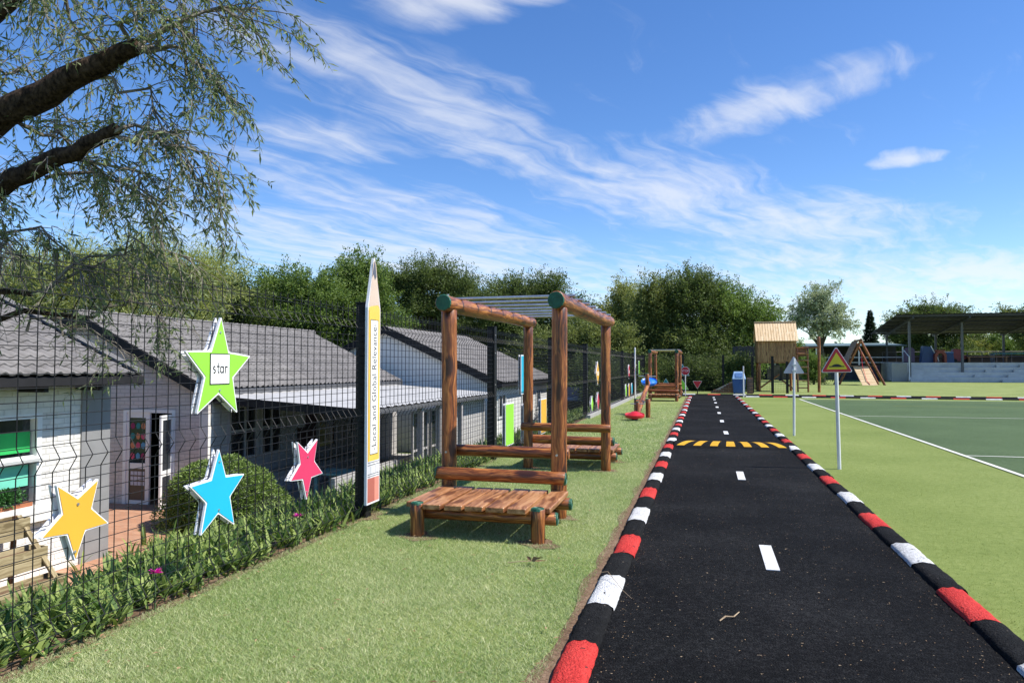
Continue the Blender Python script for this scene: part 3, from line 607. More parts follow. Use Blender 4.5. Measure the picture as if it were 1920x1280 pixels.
s2 = sign('warning_sign', 'triangular sign on white pole seen from its plain grey back', 'sign', (1.38, 12.3, 0), 1.22, lean=.6)
plate(s2, tri(.185), .024, .030, M_alu, 'plate', 1.075); plate(s2, tri(.18), .0305, .0325, M_swhite, 'white_edge', 1.075); plate(s2, tri(.172), .033, .035, M_sred, 'red_border', 1.075)
for z in (1.03, 1.12): o = MB().box(-.03, .03, -.026, .026, -.01, .01).build('clamp', M_pole, s2); o.location = (0, 0, z)
s3 = sign('stop_sign', 'red octagonal stop sign on white pole near the far gym', 'sign', (-.63, 27.6, 0), .95, pole_r=.018)
oc = lambda r: [(r * math.cos(R(22.5 + 45 * i)), r * math.sin(R(22.5 + 45 * i))) for i in range(8)]
plate(s3, oc(.165), -.026, -.02, M_swhite, 'plate', .92); plate(s3, oc(.15), -.0285, -.0265, M_sred, 'red_face', .92)
text('lettering', 'STOP', .118, M_swhite, s3, (0, -.030, .92), (R(90), 0, 0), .95, .001)
s4 = sign('yield_sign', 'red inverted triangle give way sign on dark post', 'sign', (-.22, 30.0, 0), .34, pole_r=.02); s4.children[0].data.materials[0] = M_black
plate(s4, tri(.215, False), -.026, -.02, M_swhite, 'plate', .40); plate(s4, tri(.195, False), -.0285, -.0265, M_sred, 'red_face', .40)
s5 = sign('sign_pole', 'plain white pole in the lawn beside the side fence', 'pole', (-2.19, 24.6, 0), 1.7, pole_r=.026); MB().tube([(0, 0, 1.7), (0, 0, 1.715)], [.027, .02], 12).build('pole_cap', M_pole, s5, True)
s6 = sign('sign_pole', 'thin white sign pole standing in front of the blue bin', 'pole', (1.375, 27.0, 0), 1.1, pole_r=.024)
MB().box(-.006, .006, -.14, .14, .83, 1.09).build('plate', M_alu, s6)

# ------------------------------------------------------------------ the end of the track: fence, boards, bin, brick pier
ef = thing('end_fence', 'dark mesh fence closing the far end behind the stop sign', 'fence', (0, 31.2, 0))
for i, (xa, xb) in enumerate(((-2.4, -.8), (-.8, .8))):
    mb = MB(); nv = int((xb - xa) / .08)
    for k in range(nv + 1): mb.tube([(xa + k * .08, 0, .02), (xa + k * .08, 0, 1.53)], .003, 4, False)
    for k in range(30): mb.tube([(xa, .005, .03 + k * .051), (xb, .005, .03 + k * .051)], .003, 4, False)
    mb.build('mesh_panel', M_black, ef)
for x in (-2.4, -.8, .8): MB().box(x - .04, x + .04, -.04, .04, -.2, 1.56).build('post', M_black, ef)
M_teal = ('teal', (.012, .22, .26))
for lab, x, z, r, up, c in (('teal triangle board high on the end fence behind the stop sign', -.83, .86, .33, True, M_teal), ('lime green triangle board low on the end fence', -.83, .27, .29, True, ('green', C_G)), ('teal triangle board low on the end fence behind the far gym', -1.5, .30, .29, True, M_teal)):
    t = thing('triangle_board', lab, 'board', (x, 31.14, z), 0, 'triangle boards on the end fence')
    MB().prism(tri(r, up, .02), 'Y', -.02, 0).build('panel', M_wb, t); MB().prism(tri(r * .93, up, .02), 'Y', -.024, -.0205).build('face', paint(*c), t)
t_ = MB().box(-.09, .09, -.03, -.026, -.09, -.02).build('card', M_paper, [o for o in S.objects if o.get('label', '').startswith('teal triangle board high')][0])
bn = thing('blue_bin', 'dark blue plastic bin with pale blue sloping hood', 'bin', (1.37, 30.4, 0))
M_bb = mat('bin blue', (.018, .075, .26), .4, var=.1); M_bl = mat('bin pale blue', (.30, .45, .66), .4, var=.06)
MB().add([(-.21, -.19, .02), (.21, -.19, .02), (.21, .19, .02), (-.21, .19, .02), (-.25, -.22, .58), (.25, -.22, .58), (.25, .22, .58), (-.25, .22, .58)], [(0, 1, 2, 3), (4, 5, 6, 7), (0, 1, 5, 4), (1, 2, 6, 5), (2, 3, 7, 6), (3, 0, 4, 7)]).build('body', M_bb, bn, bevel=.015)
hd = MB().add([(-.26, -.23, .582), (.26, -.23, .582), (.26, .23, .582), (-.26, .23, .582), (-.19, -.06, .88), (.19, -.06, .88), (.19, .17, .88), (-.19, .17, .88)], [(0, 1, 2, 3), (4, 5, 6, 7), (0, 1, 5, 4), (1, 2, 6, 5), (2, 3, 7, 6), (3, 0, 4, 7)]).build('hood', M_bl, bn, bevel=.015)
MB().obox((0, -.155, .74), (.13, 0, 0), (0, .045, .08), (0, -.008, .005)).build('flap', mat('bin flap blue', (.10, .20, .42), .4), hd)
for x in (-.17, .17): MB().box(x - .03, x + .03, -.16, .16, 0, .022).build('foot', M_black, bn)
M_brk = [mat('brown brick %d' % i, c, .85, var=.2, scale=20, bump=.4, bscale=60) for i, c in enumerate(((.16, .075, .045), (.22, .11, .065), (.12, .062, .045)))]
def brickwork(name, parent, x0, x1, y0, y1, z0, z1, bw=.2, bh=.072, top=None):
    MB().prism([(x0 + .006, z0), (x1 - .006, z0), (x1 - .006, (top(x1) if top else z1) - .008), (x0 + .006, max(z0 + .002, (top(x0) if top else z1) - .008))], 'Y', y0 + .006, y1 - .006).build('mortar', M_conc, parent)
    k = 0; z = z0
    while z < z1 - bh * .5:
        x = x0 - (bw / 2 if k % 2 else 0)
        while x < x1 - .02:
            a, b = max(x, x0), min(x + bw - .01, x1)
            if b - a > .03 and (top is None or top((a + b) / 2) > z + bh * .75): MB().box(a, b, y0, y1, z, min(z + bh - .01, z1)).build('brick', random.choice(M_brk), parent)
            x += bw
        z += bh; k += 1
bp_ = thing('brick_pier', 'short brown brick pier right of the blue bin', 'pier', (1.80, 30.5, 0)); brickwork('brick', bp_, -.11, .11, -.11, .11, 0, .64, .22)
bw_ = thing('brick_ramp_wall', 'low brick wall sloping up towards the blue bin', 'wall', (.30, 31.0, 0)); brickwork('brick', bw_, 0, .88, -.1, .1, 0, .5, .2, top=lambda x: .05 + .5 * x)

# ------------------------------------------------------------------ playhouse, ladder, gate
ph = thing('playhouse', 'wooden playhouse on stilts with a pale plank roof', 'playhouse', (3.05, 33.0, 0))
for i in range(15):
    x = -.72 + i * .103
    plank('wall_plank', (x, 0, 1.26), (x, 0, 2.2), .097, .025, ph, M_house, (1, 0, 0))
for i in range(10):
    y = .1 + i * .14
    for sx in (-.78, .78): plank('wall_plank', (sx, y, 1.26), (sx, y, 2.25), .132, .025, ph, M_house, (0, 1, 0))
for i in range(16):
    x = -.80 + i * .107
    plank('roof_plank', (x, -.16, 2.16), (x, .75, 3.0), .096, .022, ph, M_pale, (1, 0, 0)); plank('roof_plank', (x, 1.66, 2.16), (x, .75, 3.0), .096, .022, ph, M_pale, (1, 0, 0))
plank('ridge_board', (-.86, .75, 3.02), (.87, .75, 3.02), .14, .03, ph, M_pale, (0, 1, 0))
MB().box(-.77, .77, .02, 1.48, 1.22, 1.26).build('floor', M_brown, ph)
for x in (-.7, .7):
    for y in (.06, 1.42): log('stilt', (x, y, -.05), (x, y, 1.22), .055, ph)
log('brace', (-.66, .05, .18), (.1, .05, .75), .035, ph); log('brace', (.66, .05, .12), (.2, .05, .5), .035, ph)
ld = thing('ladder', 'wooden ladder leaning at the right side of the playhouse', 'ladder', (4.07, 33.0, 0))
for x in (-.2, .21): log('stile', (x, -.08, -.02), (x, .0, 1.85), .038, ld)
for z in (.18, .5, .78, 1.06, 1.34, 1.62): log('rung', (-.23, -.06, z), (.24, -.06, z), .026, ld, M_plank)
plank('back_board', (-.16, .12, 1.68), (.18, .12, 1.68), .34, .03, ld, M_brown, (0, 0, 1))
sp = thing('bar_post', 'tall brown pole joined to the ladder by a crossbar', 'post', (4.72, 33.0, 0)); log('pole', (0, 0, -.05), (.01, 0, 2.33), .06, sp); log('crossbar', (-.88, .0, 1.86), (-.05, 0, 1.88), .035, sp)
gt = thing('mesh_gate', 'black mesh gate panels under the playhouse', 'gate', (0, 31.3, 0))
for x in (1.95, 2.72, 3.28): MB().box(x - .05, x + .05, -.04, .04, -.1, 1.28 if x > 3 else 1.5).build('post', M_black, gt)
for xa, xb in ((2.0, 2.67), (2.77, 3.23)):
    mb = MB()
    for k in range(int((xb - xa) / .06) + 1): mb.tube([(xa + k * .06, 0, .05), (xa + k * .06, 0, .95)], .003, 4, False)
    for k in range(12): mb.tube([(xa, .005, .06 + k * .08), (xb, .005, .06 + k * .08)], .003, 4, False)
    mb.build('mesh_panel', M_black, gt)
scr = thing('timber_screen', 'dark grey vertical board screen left of the playhouse', 'screen', (1.95, 35.5, 0))
M_scr = mat('dark grey board', (.055, .056, .06), .7, var=.3, scale=3, stretch=(6, 6, .6))
for i in range(8): plank('board', (-.55 + i * .14, 0, 0), (-.55 + i * .14, 0, 2.0 + .02 * (i % 3)), .13, .03, scr, M_scr, (1, 0, 0))
for z in (.4, 1.6): plank('batten', (-.6, .03, z), (.5, .03, z), .08, .03, scr, M_scr, (0, 0, 1))

# ------------------------------------------------------------------ A-frame climber
af = thing('a_frame_climber', 'brown wooden A-frame climber with pale plank ramp', 'climber', (8.85, 46.0, 0))
for y in (0, 1.6):
    log('leg', (-1.22, y, -.05), (.04, y, 2.66), .07, af); log('leg', (1.26, y, -.05), (-.04, y, 2.66), .07, af)
log('ridge_pole', (0, -.2, 2.6), (0, 1.8, 2.6), .06, af)
for i in range(9):
    f = i / 9; x = -1.2 + 1.15 * (i + 3.2) / 12.5; z = .05 + 2.55 * (i + 3.2) / 12.5
    plank('roof_plank', (x - .04, -.1, z + .12), (x - .04, 1.7, z + .12), .26, .03, af, M_brown, (.42, 0, .9))
for i in range(7): plank('deck_plank', (-.85, .1 + i * .23, 1.1), (.85, .1 + i * .23, 1.1), .2, .035, af, M_brown, (0, 1, 0))
for i in range(12):
    f = i / 11; plank('ramp_plank', (-.42 + .27 * (1 - f), -.95 + .95 * f, .05 + .98 * f), (.38 + .27 * (1 - f), -.95 + .95 * f, .05 + .98 * f), .115, .03, af, M_pale, (0, .7, .7))
MB().tube([(.02, -.02, 1.9), (.03, -.1, 1.3), (.06, -.12, 1.02), (.1, -.5, .6), (.12, -.8, .28), (.25, -.98, .06)], .016, 6).build('rope', M_redp, af, True)

# ------------------------------------------------------------------ shed and pavilion
sh = thing('long_shed', 'long low shed with pale teal roof edge behind the climber', 'shed', (0, 62, 0))
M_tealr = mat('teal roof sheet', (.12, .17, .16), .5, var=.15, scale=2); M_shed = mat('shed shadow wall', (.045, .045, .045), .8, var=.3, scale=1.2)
MB().prism([(0, 2.62), (6, 3.0), (6, 3.06), (0, 2.70)], 'X', 2.0, 15.2).build('roof', M_tealr, sh); MB().box(2.0, 15.2, -.06, 0, 2.64, 2.7).build('gutter', M_tealr, sh)
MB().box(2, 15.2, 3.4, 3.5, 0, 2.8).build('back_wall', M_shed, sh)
for x in (2.5, 5.6, 8.7, 11.8, 14.9): MB().box(x - .05, x + .05, .05, .15, 0, 2.6).build('post', M_steel, sh)
for z in (1.35, 1.75): MB().box(2, 15.2, .08, .12, z, z + .05).build('rail', M_steel, sh)
for i, (xa, xb, c) in enumerate(((5.0, 7.2, (.10, .085, .07)), (7.25, 9.4, (.06, .06, .06)), (9.45, 11.6, (.045, .05, .06)), (11.65, 13.3, (.05, .035, .06)))):
    MB().box(xa, xb, .02, .07, 0, 1.18).build('wall_panel', mat('shed panel %d' % i, c, .7, var=.4, scale=2), sh)
pav = thing('pavilion', 'open pavilion with dark sheet roof over grey concrete terraces', 'pavilion', (13.8, 56, 0))
M_step = mat('grey concrete step', (.58, .56, .53), .85, var=.10, scale=2, bump=.15); M_roofu = mat('dark roof sheet', (.045, .045, .045), .6, var=.2, scale=3)
for i in range(4): MB().box(0, 17, .55 * i, 8, .335 * i + (.001 if i else 0), .335 * (i + 1)).build('terrace_step', M_step, pav)
for k in range(3): MB().box(.05, 2.6 - k * .25, -.30 + .55 * k, .549 * k - .001, .335 * k, .335 * k + .17).build('half_step', M_step, pav)
for k in range(4): MB().box(5.6 + k * .55, 17, -.3 + .55 * k, .549 * k - .001, .335 * k, .335 * k + .17).build('half_step', M_step, pav)
for k in range(3): MB().box(5.25 + k * -.85 + .6, 5.6 + k * -.85 + .6, .3 + .55 * (2 - k), .54 + .55 * (2 - k), .335 * (3 - k), .335 * (3 - k) + .17).build('stair_block', M_step, pav)
# mono-pitch roof: high at the front, falling to the back
zr = lambda y: 4.60 - .115 * (y + .6)
rf = MB(); nx = 120; xs = [-.9 + 18.5 * i / nx for i in range(nx + 1)]
rf.add([(x, y, zr(y) + (.035 if i % 2 else 0)) for y in (-.9, 7.4) for i, x in enumerate(xs)], [(i, i + 1, nx + 2 + i, nx + 1 + i) for i in range(nx)]); rf.build('roof_sheet', M_roofu, pav)
for y in (-.7, .9, 2.5, 4.1, 5.7, 7.1): MB().box(-.9, 17.6, y - .04, y + .04, zr(y) - .13, zr(y) - .03).build('purlin', M_roofu, pav)
for x in (.15, 3.6, 8.2, 12.8, 17): MB().prism([(-.8, zr(-.8) - .30), (7.3, zr(7.3) - .30), (7.3, zr(7.3) - .135), (-.8, zr(-.8) - .135)], 'X', x - .06, x + .06).build('rafter', M_roofu, pav)
M_col = mat('grey steel column', (.10, .10, .11), .5, var=.1)
for x, y in ((.15, .3), (3.6, .9), (8.2, .9), (12.8, .9), (.15, 6.8), (3.6, 6.8), (8.2, 6.8), (12.8, 6.8)): MB().box(x - .07, x + .07, y - .07, y + .07, .0, zr(y) - .28).build('column', M_col, pav)
MB().box(0, 17, 7.9, 7.95, 1.34, 1.95).build('shade_panel', M_room, pav)  # near-black panel added to deepen the shade inside the pavilion
for z in (2.2, 1.85): MB().tube([(0, 7.6, z), (17, 7.6, z)], .03, 6).build('rail', M_col, pav)
for x in range(0, 18, 1): MB().tube([(x, 7.6, 1.3), (x, 7.6, 2.2)], .025, 6).build('baluster', M_col, pav)
MB().box(-1.0, .0, .3, .4, 0, 1.3).build('side_wall', M_conc, pav); MB().tube([(.02, -.1, .1), (.02, -.1, 1.75)], .035, 8).build('handrail_post', M_swhite, pav); MB().tube([(.02, -.1, 1.75), (.02, 1.2, 2.2)], .03, 8).build('handrail', M_swhite, pav)
# play things kept on the pavilion floor
def pcol(n, c): return mat('play ' + n, c, .45, var=.08, scale=4)
def play(lab, cat, x, y, mbs):
    t = thing(cat.replace(' ', '_'), lab, cat, (13.8 + x, 56 + y, 1.341), 0)
    for nm, mb, m in mbs: mb.build(nm, m, t)
def arch(w, h, d, n=12):
    o = [(-w, 0), (-w, h - w)] + [(-w * math.cos(math.pi * i / n), h - w + w * math.sin(math.pi * i / n)) for i in range(1, n)] + [(w, h - w), (w, 0)]
    i_ = [(a * .6, b * .78) for a, b in o]; return o[:] + i_[::-1]
play('purple climbing panel at the left of the pavilion floor', 'climbing panel', -.3 + .9, 2.2, (('panel', MB().prism([(-.35, 0), (.35, 0), (.35, .95), (.2, 1.1), (-.2, 1.1), (-.35, .95)], 'Y', 0, .1), pcol('purple', (.06, .03, .09))), ('foot', MB().box(-.4, .4, -.15, .25, 0, .05), M_black)))
play('blue sloping slide panel on the pavilion floor', 'slide', 1.9, 2.3, (('chute', MB().prism([(-.5, 0), (.6, 0), (.5, .35), (.1, 1.15), (-.35, 1.2)], 'Y', 0, .6), pcol('blue', (.01, .05, .16))), ('side_rail', MB().tube([(.62, -.03, .1), (.52, -.03, .4), (.12, -.03, 1.2)], .04, 8), M_swhite)))
play('orange red play cube beside the blue slide', 'play cube', 2.55, 1.9, (('shell', MB().prism(arch(.38, .85, 0), 'Y', 0, .5), pcol('orange', (.24, .04, .015))), ('top', MB().box(-.3, .3, .05, .45, .80, .9), pcol('orange', (.24, .04, .015)))))
play('blue play block right of the orange cube', 'play block', 3.2, 2.2, (('body', MB().prism([(-.3, 0), (.3, 0), (.24, .7), (-.24, .7)], 'Y', 0, .5), pcol('blue', (.01, .05, .16))), ('rim', MB().box(-.27, .27, -.02, .52, .7, .75), pcol('blue2', (.05, .2, .45)))))
play('dark red toy car shell on the pavilion floor', 'toy car', 4.0, 2.6, (('body', MB().prism([(-.6, .12), (.6, .12), (.6, .4), (.25, .5), (.05, .95), (-.4, .98), (-.6, .5)], 'Y', 0, .5), pcol('dark red', (.22, .02, .03))), ('wheel', MB().tube([(-.35, -.04, .14), (-.35, .02, .14)], .14, 14), M_black), ('wheel', MB().tube([(.35, -.04, .14), (.35, .02, .14)], .14, 14), M_black)))
play('long low brown bench on the pavilion floor', 'bench', 5.6, 2.2, (('seat', MB().box(-1.3, 1.3, 0, .35, .38, .44), M_brown), ('leg', MB().box(-1.2, -1.1, .02, .33, 0, .38), M_brown), ('leg', MB().box(1.1, 1.2, .02, .33, 0, .38), M_brown)))
play('teal topped long table on the pavilion floor', 'table', 8.4, 3.2, (('top', MB().box(-2.2, 2.2, 0, .7, .62, .68), pcol('teal', (.03, .20, .25))), ('leg', MB().box(-2.1, -2.0, .05, .65, 0, .62), M_col), ('leg', MB().box(2.0, 2.1, .05, .65, 0, .62), M_col)))
play('brown and yellow round drum toy by the pavilion column', 'drum', 11.0, 1.9, (('drum', MB().tube([(0, 0, .36), (0, .6, .36)], .36, 20), pcol('ochre', (.25, .13, .02))), ('hole', MB().tube([(0, -.01, .36), (0, .0, .36)], .2, 20), M_room)))
play('bright blue play tunnel at the right of the pavilion', 'tunnel', 11.75, 1.7, (('tube', MB().tube([(-.35, 0, .38), (.4, .1, .38)], .38, 20), pcol('cyan', (.03, .32, .65))), ('rib', MB().tube([(0, .045, .38), (.06, .055, .38)], .41, 20), pcol('cyan2', (.08, .45, .7)))))
play('violet blue play block at the right frame edge of the pavilion', 'play block', 12.75, 1.8, (('body', MB().prism([(-.35, 0), (.35, 0), (.3, .7), (-.2, .85)], 'Y', 0, .5), pcol('violet', (.07, .05, .32))), ('rim', MB().box(-.36, .36, -.02, .52, 0, .06), pcol('violet2', (.04, .03, .2)))))

# ------------------------------------------------------------------ houses
def tile_mesh(wd, L):
    V = []; F = []; nx = 8
    for j, (s, lift) in enumerate(((0, .004), (L, .030), (L, .010))):
        for i in range(nx + 1):
            u = i / nx; wv = .032 * max(0, math.sin(math.pi * min(1, u / .55))) if u < .55 else -.006 * math.sin(math.pi * (u - .55) / .45)
            V.append((u * wd, s, lift + wv))
    for j in range(2):
        for i in range(nx): a = j * (nx + 1) + i; F.append((a, a + nx + 1, a + nx + 2, a + 1))
    me = bpy.data.meshes.new('tile'); me.from_pydata(V, [], F); me.materials.append(M_tile); me.update()
    for p in me.polygons: p.use_smooth = p.center.y < L * .99
    return me
def tiled_slope(parent, xe, ze, xr, zr_, y0, y1, wd, g, maxparts=300):
    """tiles on the slope facing +X from eave (xe, ze) up to ridge (xr, zr_); courses run along Y"""
    me = tile_mesh(wd, g * 1.12); d = Vector((xe - xr, 0, ze - zr_)); SL = d.length; d.normalize(); nrm = Vector((-d.z, 0, d.x)); nrm = nrm if nrm.z > 0 else -nrm
    rows = int(SL / g); cols = int((y1 - y0) / wd); n = 0; V = []; F = []
    base = np.array([v.co for v in me.vertices]); fac = [tuple(p.vertices) for p in me.polygons]
    for c in range(cols):
        for r in range(rows + 1):
            st = SL - (r + 1) * g - .0; st = max(st, 0)
            p = Vector((xr, y0 + c * wd, zr_)) + d * (st + .05) + nrm * (.02 + random.uniform(-.002, .002))
            Mx = Matrix((Vector((0, 1, 0)), d, nrm)).transposed().to_4x4(); Mx = Matrix.Translation(p) @ Mx @ Matrix.Rotation(R(random.uniform(-.4, .4)), 4, 'Z')
            if n < maxparts:
                o = link(bpy.data.objects.new('tile', me), parent); o.matrix_local = Mx
            else:
                k = len(V); A = np.array(Mx); V += [tuple(A[:3, :3] @ b + A[:3, 3]) for b in base]; F += [tuple(i + k for i in f) for f in fac]
            n += 1
    if V:
        mb = MB(); mb.v = V; mb.f = F; o = mb.build('tile_field', M_tile, parent); o['kind'] = 'stuff'
def slab(mb, xe, ze, xr, zr_, y0, y1, t=.08, off=0.): mb.prism([(xe, ze - off), (xr, zr_ - off), (xr, zr_ - off - t), (xe, ze - off - t)], 'Y', y0, y1)
def window(parent, X, y0, y1, z0, z1, bars=(), m=None, fr=.05, hor=(), depth=.05, gm=None):
    w = MB(); w.box(X, X + depth, y0, y0 + fr, z0, z1).box(X, X + depth, y1 - fr, y1, z0, z1).box(X, X + depth, y0 + fr, y1 - fr, z1 - fr, z1).box(X, X + depth, y0 + fr, y1 - fr, z0, z0 + fr)
    for b in bars: w.box(X, X + depth * .9, b - fr * .4, b + fr * .4, z0 + fr, z1 - fr)
    for b in hor: w.box(X, X + depth * .85, y0 + fr, y1 - fr, b - fr * .4, b + fr * .4)
    f = w.build('window', m or M_gframe, parent); MB().box(X + .005, X + .02, y0 + fr * .5, y1 - fr * .5, z0 + fr * .5, z1 - fr * .5).build('pane', gm or M_glass, f); return f
# house nearest the fence, at the left edge
h1 = thing('tiled_cottage', 'white brick cottage with green window blinds at the left edge', 'house', (0, 0, 0))
XW = -9.15
wl = MB(); wl.box(XW - .25, XW - .004, 2, 6.7, -1.9, .98).box(XW - .25, XW - .004, 6.7, 8.44, -1.9, -.85).box(XW - .25, XW - .004, 6.7, 8.44, .43, .98).box(XW - .25, XW - .004, 8.44, 9.64, -1.9, .98).box(-14, XW - .26, 9.5, 9.64, -1.9, .98)
wl = wl.build('wall', M_wbrick, h1)
bmesh_ = MB().box(0, .012, 0, .232, 0, .076).build('brick', M_wwall, wl, bevel=.003); bm_used = False
for k in range(33):
    z = -1.88 + k * .0855; y = 7.0 - (.12 if k % 2 else 0)
    while y < 9.1:
        if (z > .42 or z < -1.1 or y > 8.5) and y > 7.15 and y + .232 < 9.12:
            if not bm_used: o = bmesh_; bm_used = True
            else: o = link(bpy.data.objects.new('brick', bmesh_.data), wl)
            o.location = (XW - .008 + random.uniform(-.001, .001), y, z)
        y += .243
MB().box(XW - .25, XW + .02, 9.12, 9.67, -1.9, .99).build('pillar', M_gpil, h1)
wf = MB().box(XW - .12, XW + .01, 8.36, 8.44, -.85, .43).box(XW - .12, XW + .01, 6.7, 8.36, .36, .43).build('window', M_whitep, h1)
MB().box(XW - .13, XW - .12, 6.7, 8.36, -.85, .36).build('pane', M_glass, wf)
MB().box(XW - .1, XW - .085, 6.72, 8.33, -.11, .18).build('upper_blind', mat('green blind', (.02, .42, .09), .7, var=.1, scale=2), wf)
MB().box(XW - .1, XW - .085, 6.72, 8.31, -.58, -.28).build('lower_blind', mat('teal blind', (.16, .58, .42), .7, var=.1, scale=2), wf)
MB().obox((XW + .0, 7.5, -.20), (.07, 0, -.02), (0, .9, 0), (.008, 0, .022)).build('window_rail', M_whitep, wf)
MB().box(XW - .1, XW + .13, 6.5, 8.62, -1.08, -.86).build('sill', M_wwall, h1, bevel=.01)
MB().box(XW - .08, XW + .02, 6.7, 8.3, -.86, -.80).build('window_box', mat('terracotta trough', (.35, .12, .05), .8), wf)
rd = MB(); slab(rd, -8.68, .98, -12.6, 2.72, 1.5, 9.66, .06, .04); slab(rd, -16.5, .98, -12.6, 2.72, 1.5, 9.66, .06, .04); roof1 = rd.build('roof', M_dark, h1)
tiled_slope(roof1, -8.62, .985, -12.6, 2.745, 5.0, 9.69, .205, .285)
MB().prism([(-8.60, .80), (-8.60, .97), (-12.6, 2.76), (-12.6, 2.56)], 'Y', 9.69, 9.73).build('barge_board', M_dark, h1)
MB().prism([(-8.58, .985), (-8.58, 1.03), (-12.6, 2.81), (-12.6, 2.77)], 'Y', 9.60, 9.76).build('verge_trim', mat('pale verge', (.13, .125, .12), .8), h1)
MB().box(-8.66, -8.56, 1.5, 9.72, .82, .955).build('gutter', M_dark, h1, bevel=.01)
for y in (6.2, 7.1, 8.05, 9.0): MB().prism([(-9.15, .98), (-8.7, .84), (-8.7, .74), (-9.15, .74)], 'Y', y, y + .07).build('rafter_end', M_dark, h1)
# grey house with the veranda
h2 = thing('grey_house', 'grey gabled house with tiled roof, open door and veranda', 'house', (0, 0, 0))
Yg = 13.35; XE, XR, XL, ZE, ZR = -10.06, -13.4, -16.74, .63, 2.24
w2 = MB(); w2.prism([(-16.4, -1.9), (-12.25, -1.9), (-12.25, .16), (-16.4, .16)], 'Y', Yg, Yg + .2); w2.prism([(-10.93, -1.9), (-10.12, -1.9), (-10.12, .16), (-10.93, .16)], 'Y', Yg, Yg + .2)
w2.prism([(-16.4, .16), (-10.12, .16), (-10.12, .55), (XR, 2.14), (-16.4, .68)], 'Y', Yg, Yg + .2); w2.build('gable_wall', M_gbrick, h2)
MB().box(-10.32, -10.12, Yg + .2, 23.2, -1.9, .62).build('side_wall', M_gbrickY, h2); MB().box(-16.4, -10.2, 23.0, 23.2, -1.9, .6).build('far_wall', M_gbrick, h2)
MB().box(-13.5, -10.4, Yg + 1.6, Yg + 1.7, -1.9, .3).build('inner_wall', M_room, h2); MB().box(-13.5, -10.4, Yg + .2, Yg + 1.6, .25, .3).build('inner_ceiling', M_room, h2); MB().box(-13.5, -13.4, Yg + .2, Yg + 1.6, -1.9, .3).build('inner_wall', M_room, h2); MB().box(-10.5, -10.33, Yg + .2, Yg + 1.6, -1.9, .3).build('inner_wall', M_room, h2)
MB().box(-10.32, -10.10, Yg - .02, Yg + .12, -1.9, .1).build('sunlit_wall_end', M_wwall, h2)  # end of the grey wall coloured white for the sun falling on it
df = MB().box(-12.25, -12.17, Yg - .02, Yg + .1, -1.9, .16).box(-11.0, -10.93, Yg - .02, Yg + .1, -1.9, .16).box(-12.17, -11.0, Yg - .02, Yg + .1, .09, .16).build('door_frame', M_whitep, h2)
dl = MB().box(-12.17, -12.09, Yg, Yg + .05, -1.88, .09).box(-11.68, -11.58, Yg, Yg + .05, -1.88, .09).box(-12.09, -11.68, Yg, Yg + .05, -.02, .09).box(-12.09, -11.68, Yg, Yg + .05, -1.12, -1.0).box(-12.09, -11.68, Yg, Yg + .05, -1.88, -1.8).build('door', M_whitep, h2)
MB().box(-12.09, -11.68, Yg + .015, Yg + .03, -1.0, -.02).build('pane', M_glass, dl); MB().box(-12.09, -11.68, Yg + .015, Yg + .03, -1.8, -1.12).build('pane', mat('brown door panel', (.10, .055, .035), .4), dl)
M_cut = [mat('paper cut %d' % i, c, .8, var=.05) for i, c in enumerate(((.28, .03, .10), (.55, .08, .16), (.03, .22, .22), (.10, .30, .48), (.55, .22, .10)))]
k = 0
for zz in (-.2, -.42, -.62, -.85):
    for xx in (-12.02, -11.88, -11.75):
        MB().prism([(xx + .058 * math.cos(a * 1.0472 + k), zz + .075 * math.sin(a * 1.0472 + k)) for a in range(6)], 'Y', Yg + .008, Yg + .014).build('paper_shape', M_cut[(k * 2 + k // 3) % 5], dl); k += 1
for r_ in range(3):
    for c_ in range(4): MB().box(-12.06 + c_ * .093, -11.985 + c_ * .093, Yg + .008, Yg + .014, -1.26 - r_ * .11, -1.18 - r_ * .11).build('paper_shape', M_alu, dl)
d2 = MB().box(0, .07, 0, .04, -1.88, .07).box(.45, .52, 0, .04, -1.88, .07).box(.07, .45, 0, .04, -.03, .07).box(.07, .45, 0, .04, -1.2, -1.08).box(.07, .45, 0, .04, -1.88, -1.78).build('door', M_whitep, h2); d2.location = (-11.02, Yg - .02, 0); d2.rotation_euler = (0, 0, R(-75))
MB().box(.07, .45, .012, .026, -1.78, -.03).build('pane', M_glass, d2)
rd = MB(); slab(rd, XE, ZE, XR, ZR, Yg - .18, 23.3, .07, .04); slab(rd, XL, ZE, XR, ZR, Yg - .18, 23.3, .07, .04); roof2 = rd.build('roof', M_dark, h2)
tiled_slope(roof2, XE + .03, ZE, XR, ZR + .02, Yg - .2, 23.3, .205, .285)
for xe in (XE, XL): MB().prism([(xe, ZE - .20), (xe, ZE + .03), (XR, ZR + .06), (XR, ZR - .18)], 'Y', Yg - .23, Yg - .185).build('barge_board', M_dark, h2)
MB().box(XE - .02, XE + .09, Yg - .2, 23.35, ZE - .16, ZE - .02).build('gutter', mat('grey gutter', (.10, .10, .105), .5), h2, bevel=.01); MB().box(XE - .04, XE - .02, Yg - .15, 23.3, ZE - .3, ZE - .02).build('fascia', M_dark, h2)
mb = MB()
for i in range(44): mb.tube([(XR, Yg - .2 + i * .232, ZR + .03), (XR, Yg - .2 + (i + 1) * .232 - .01, ZR + .045)], [.085, .095], 8)
mb.build('ridge_tiles', M_tile, roof2, True)['kind'] = 'stuff'
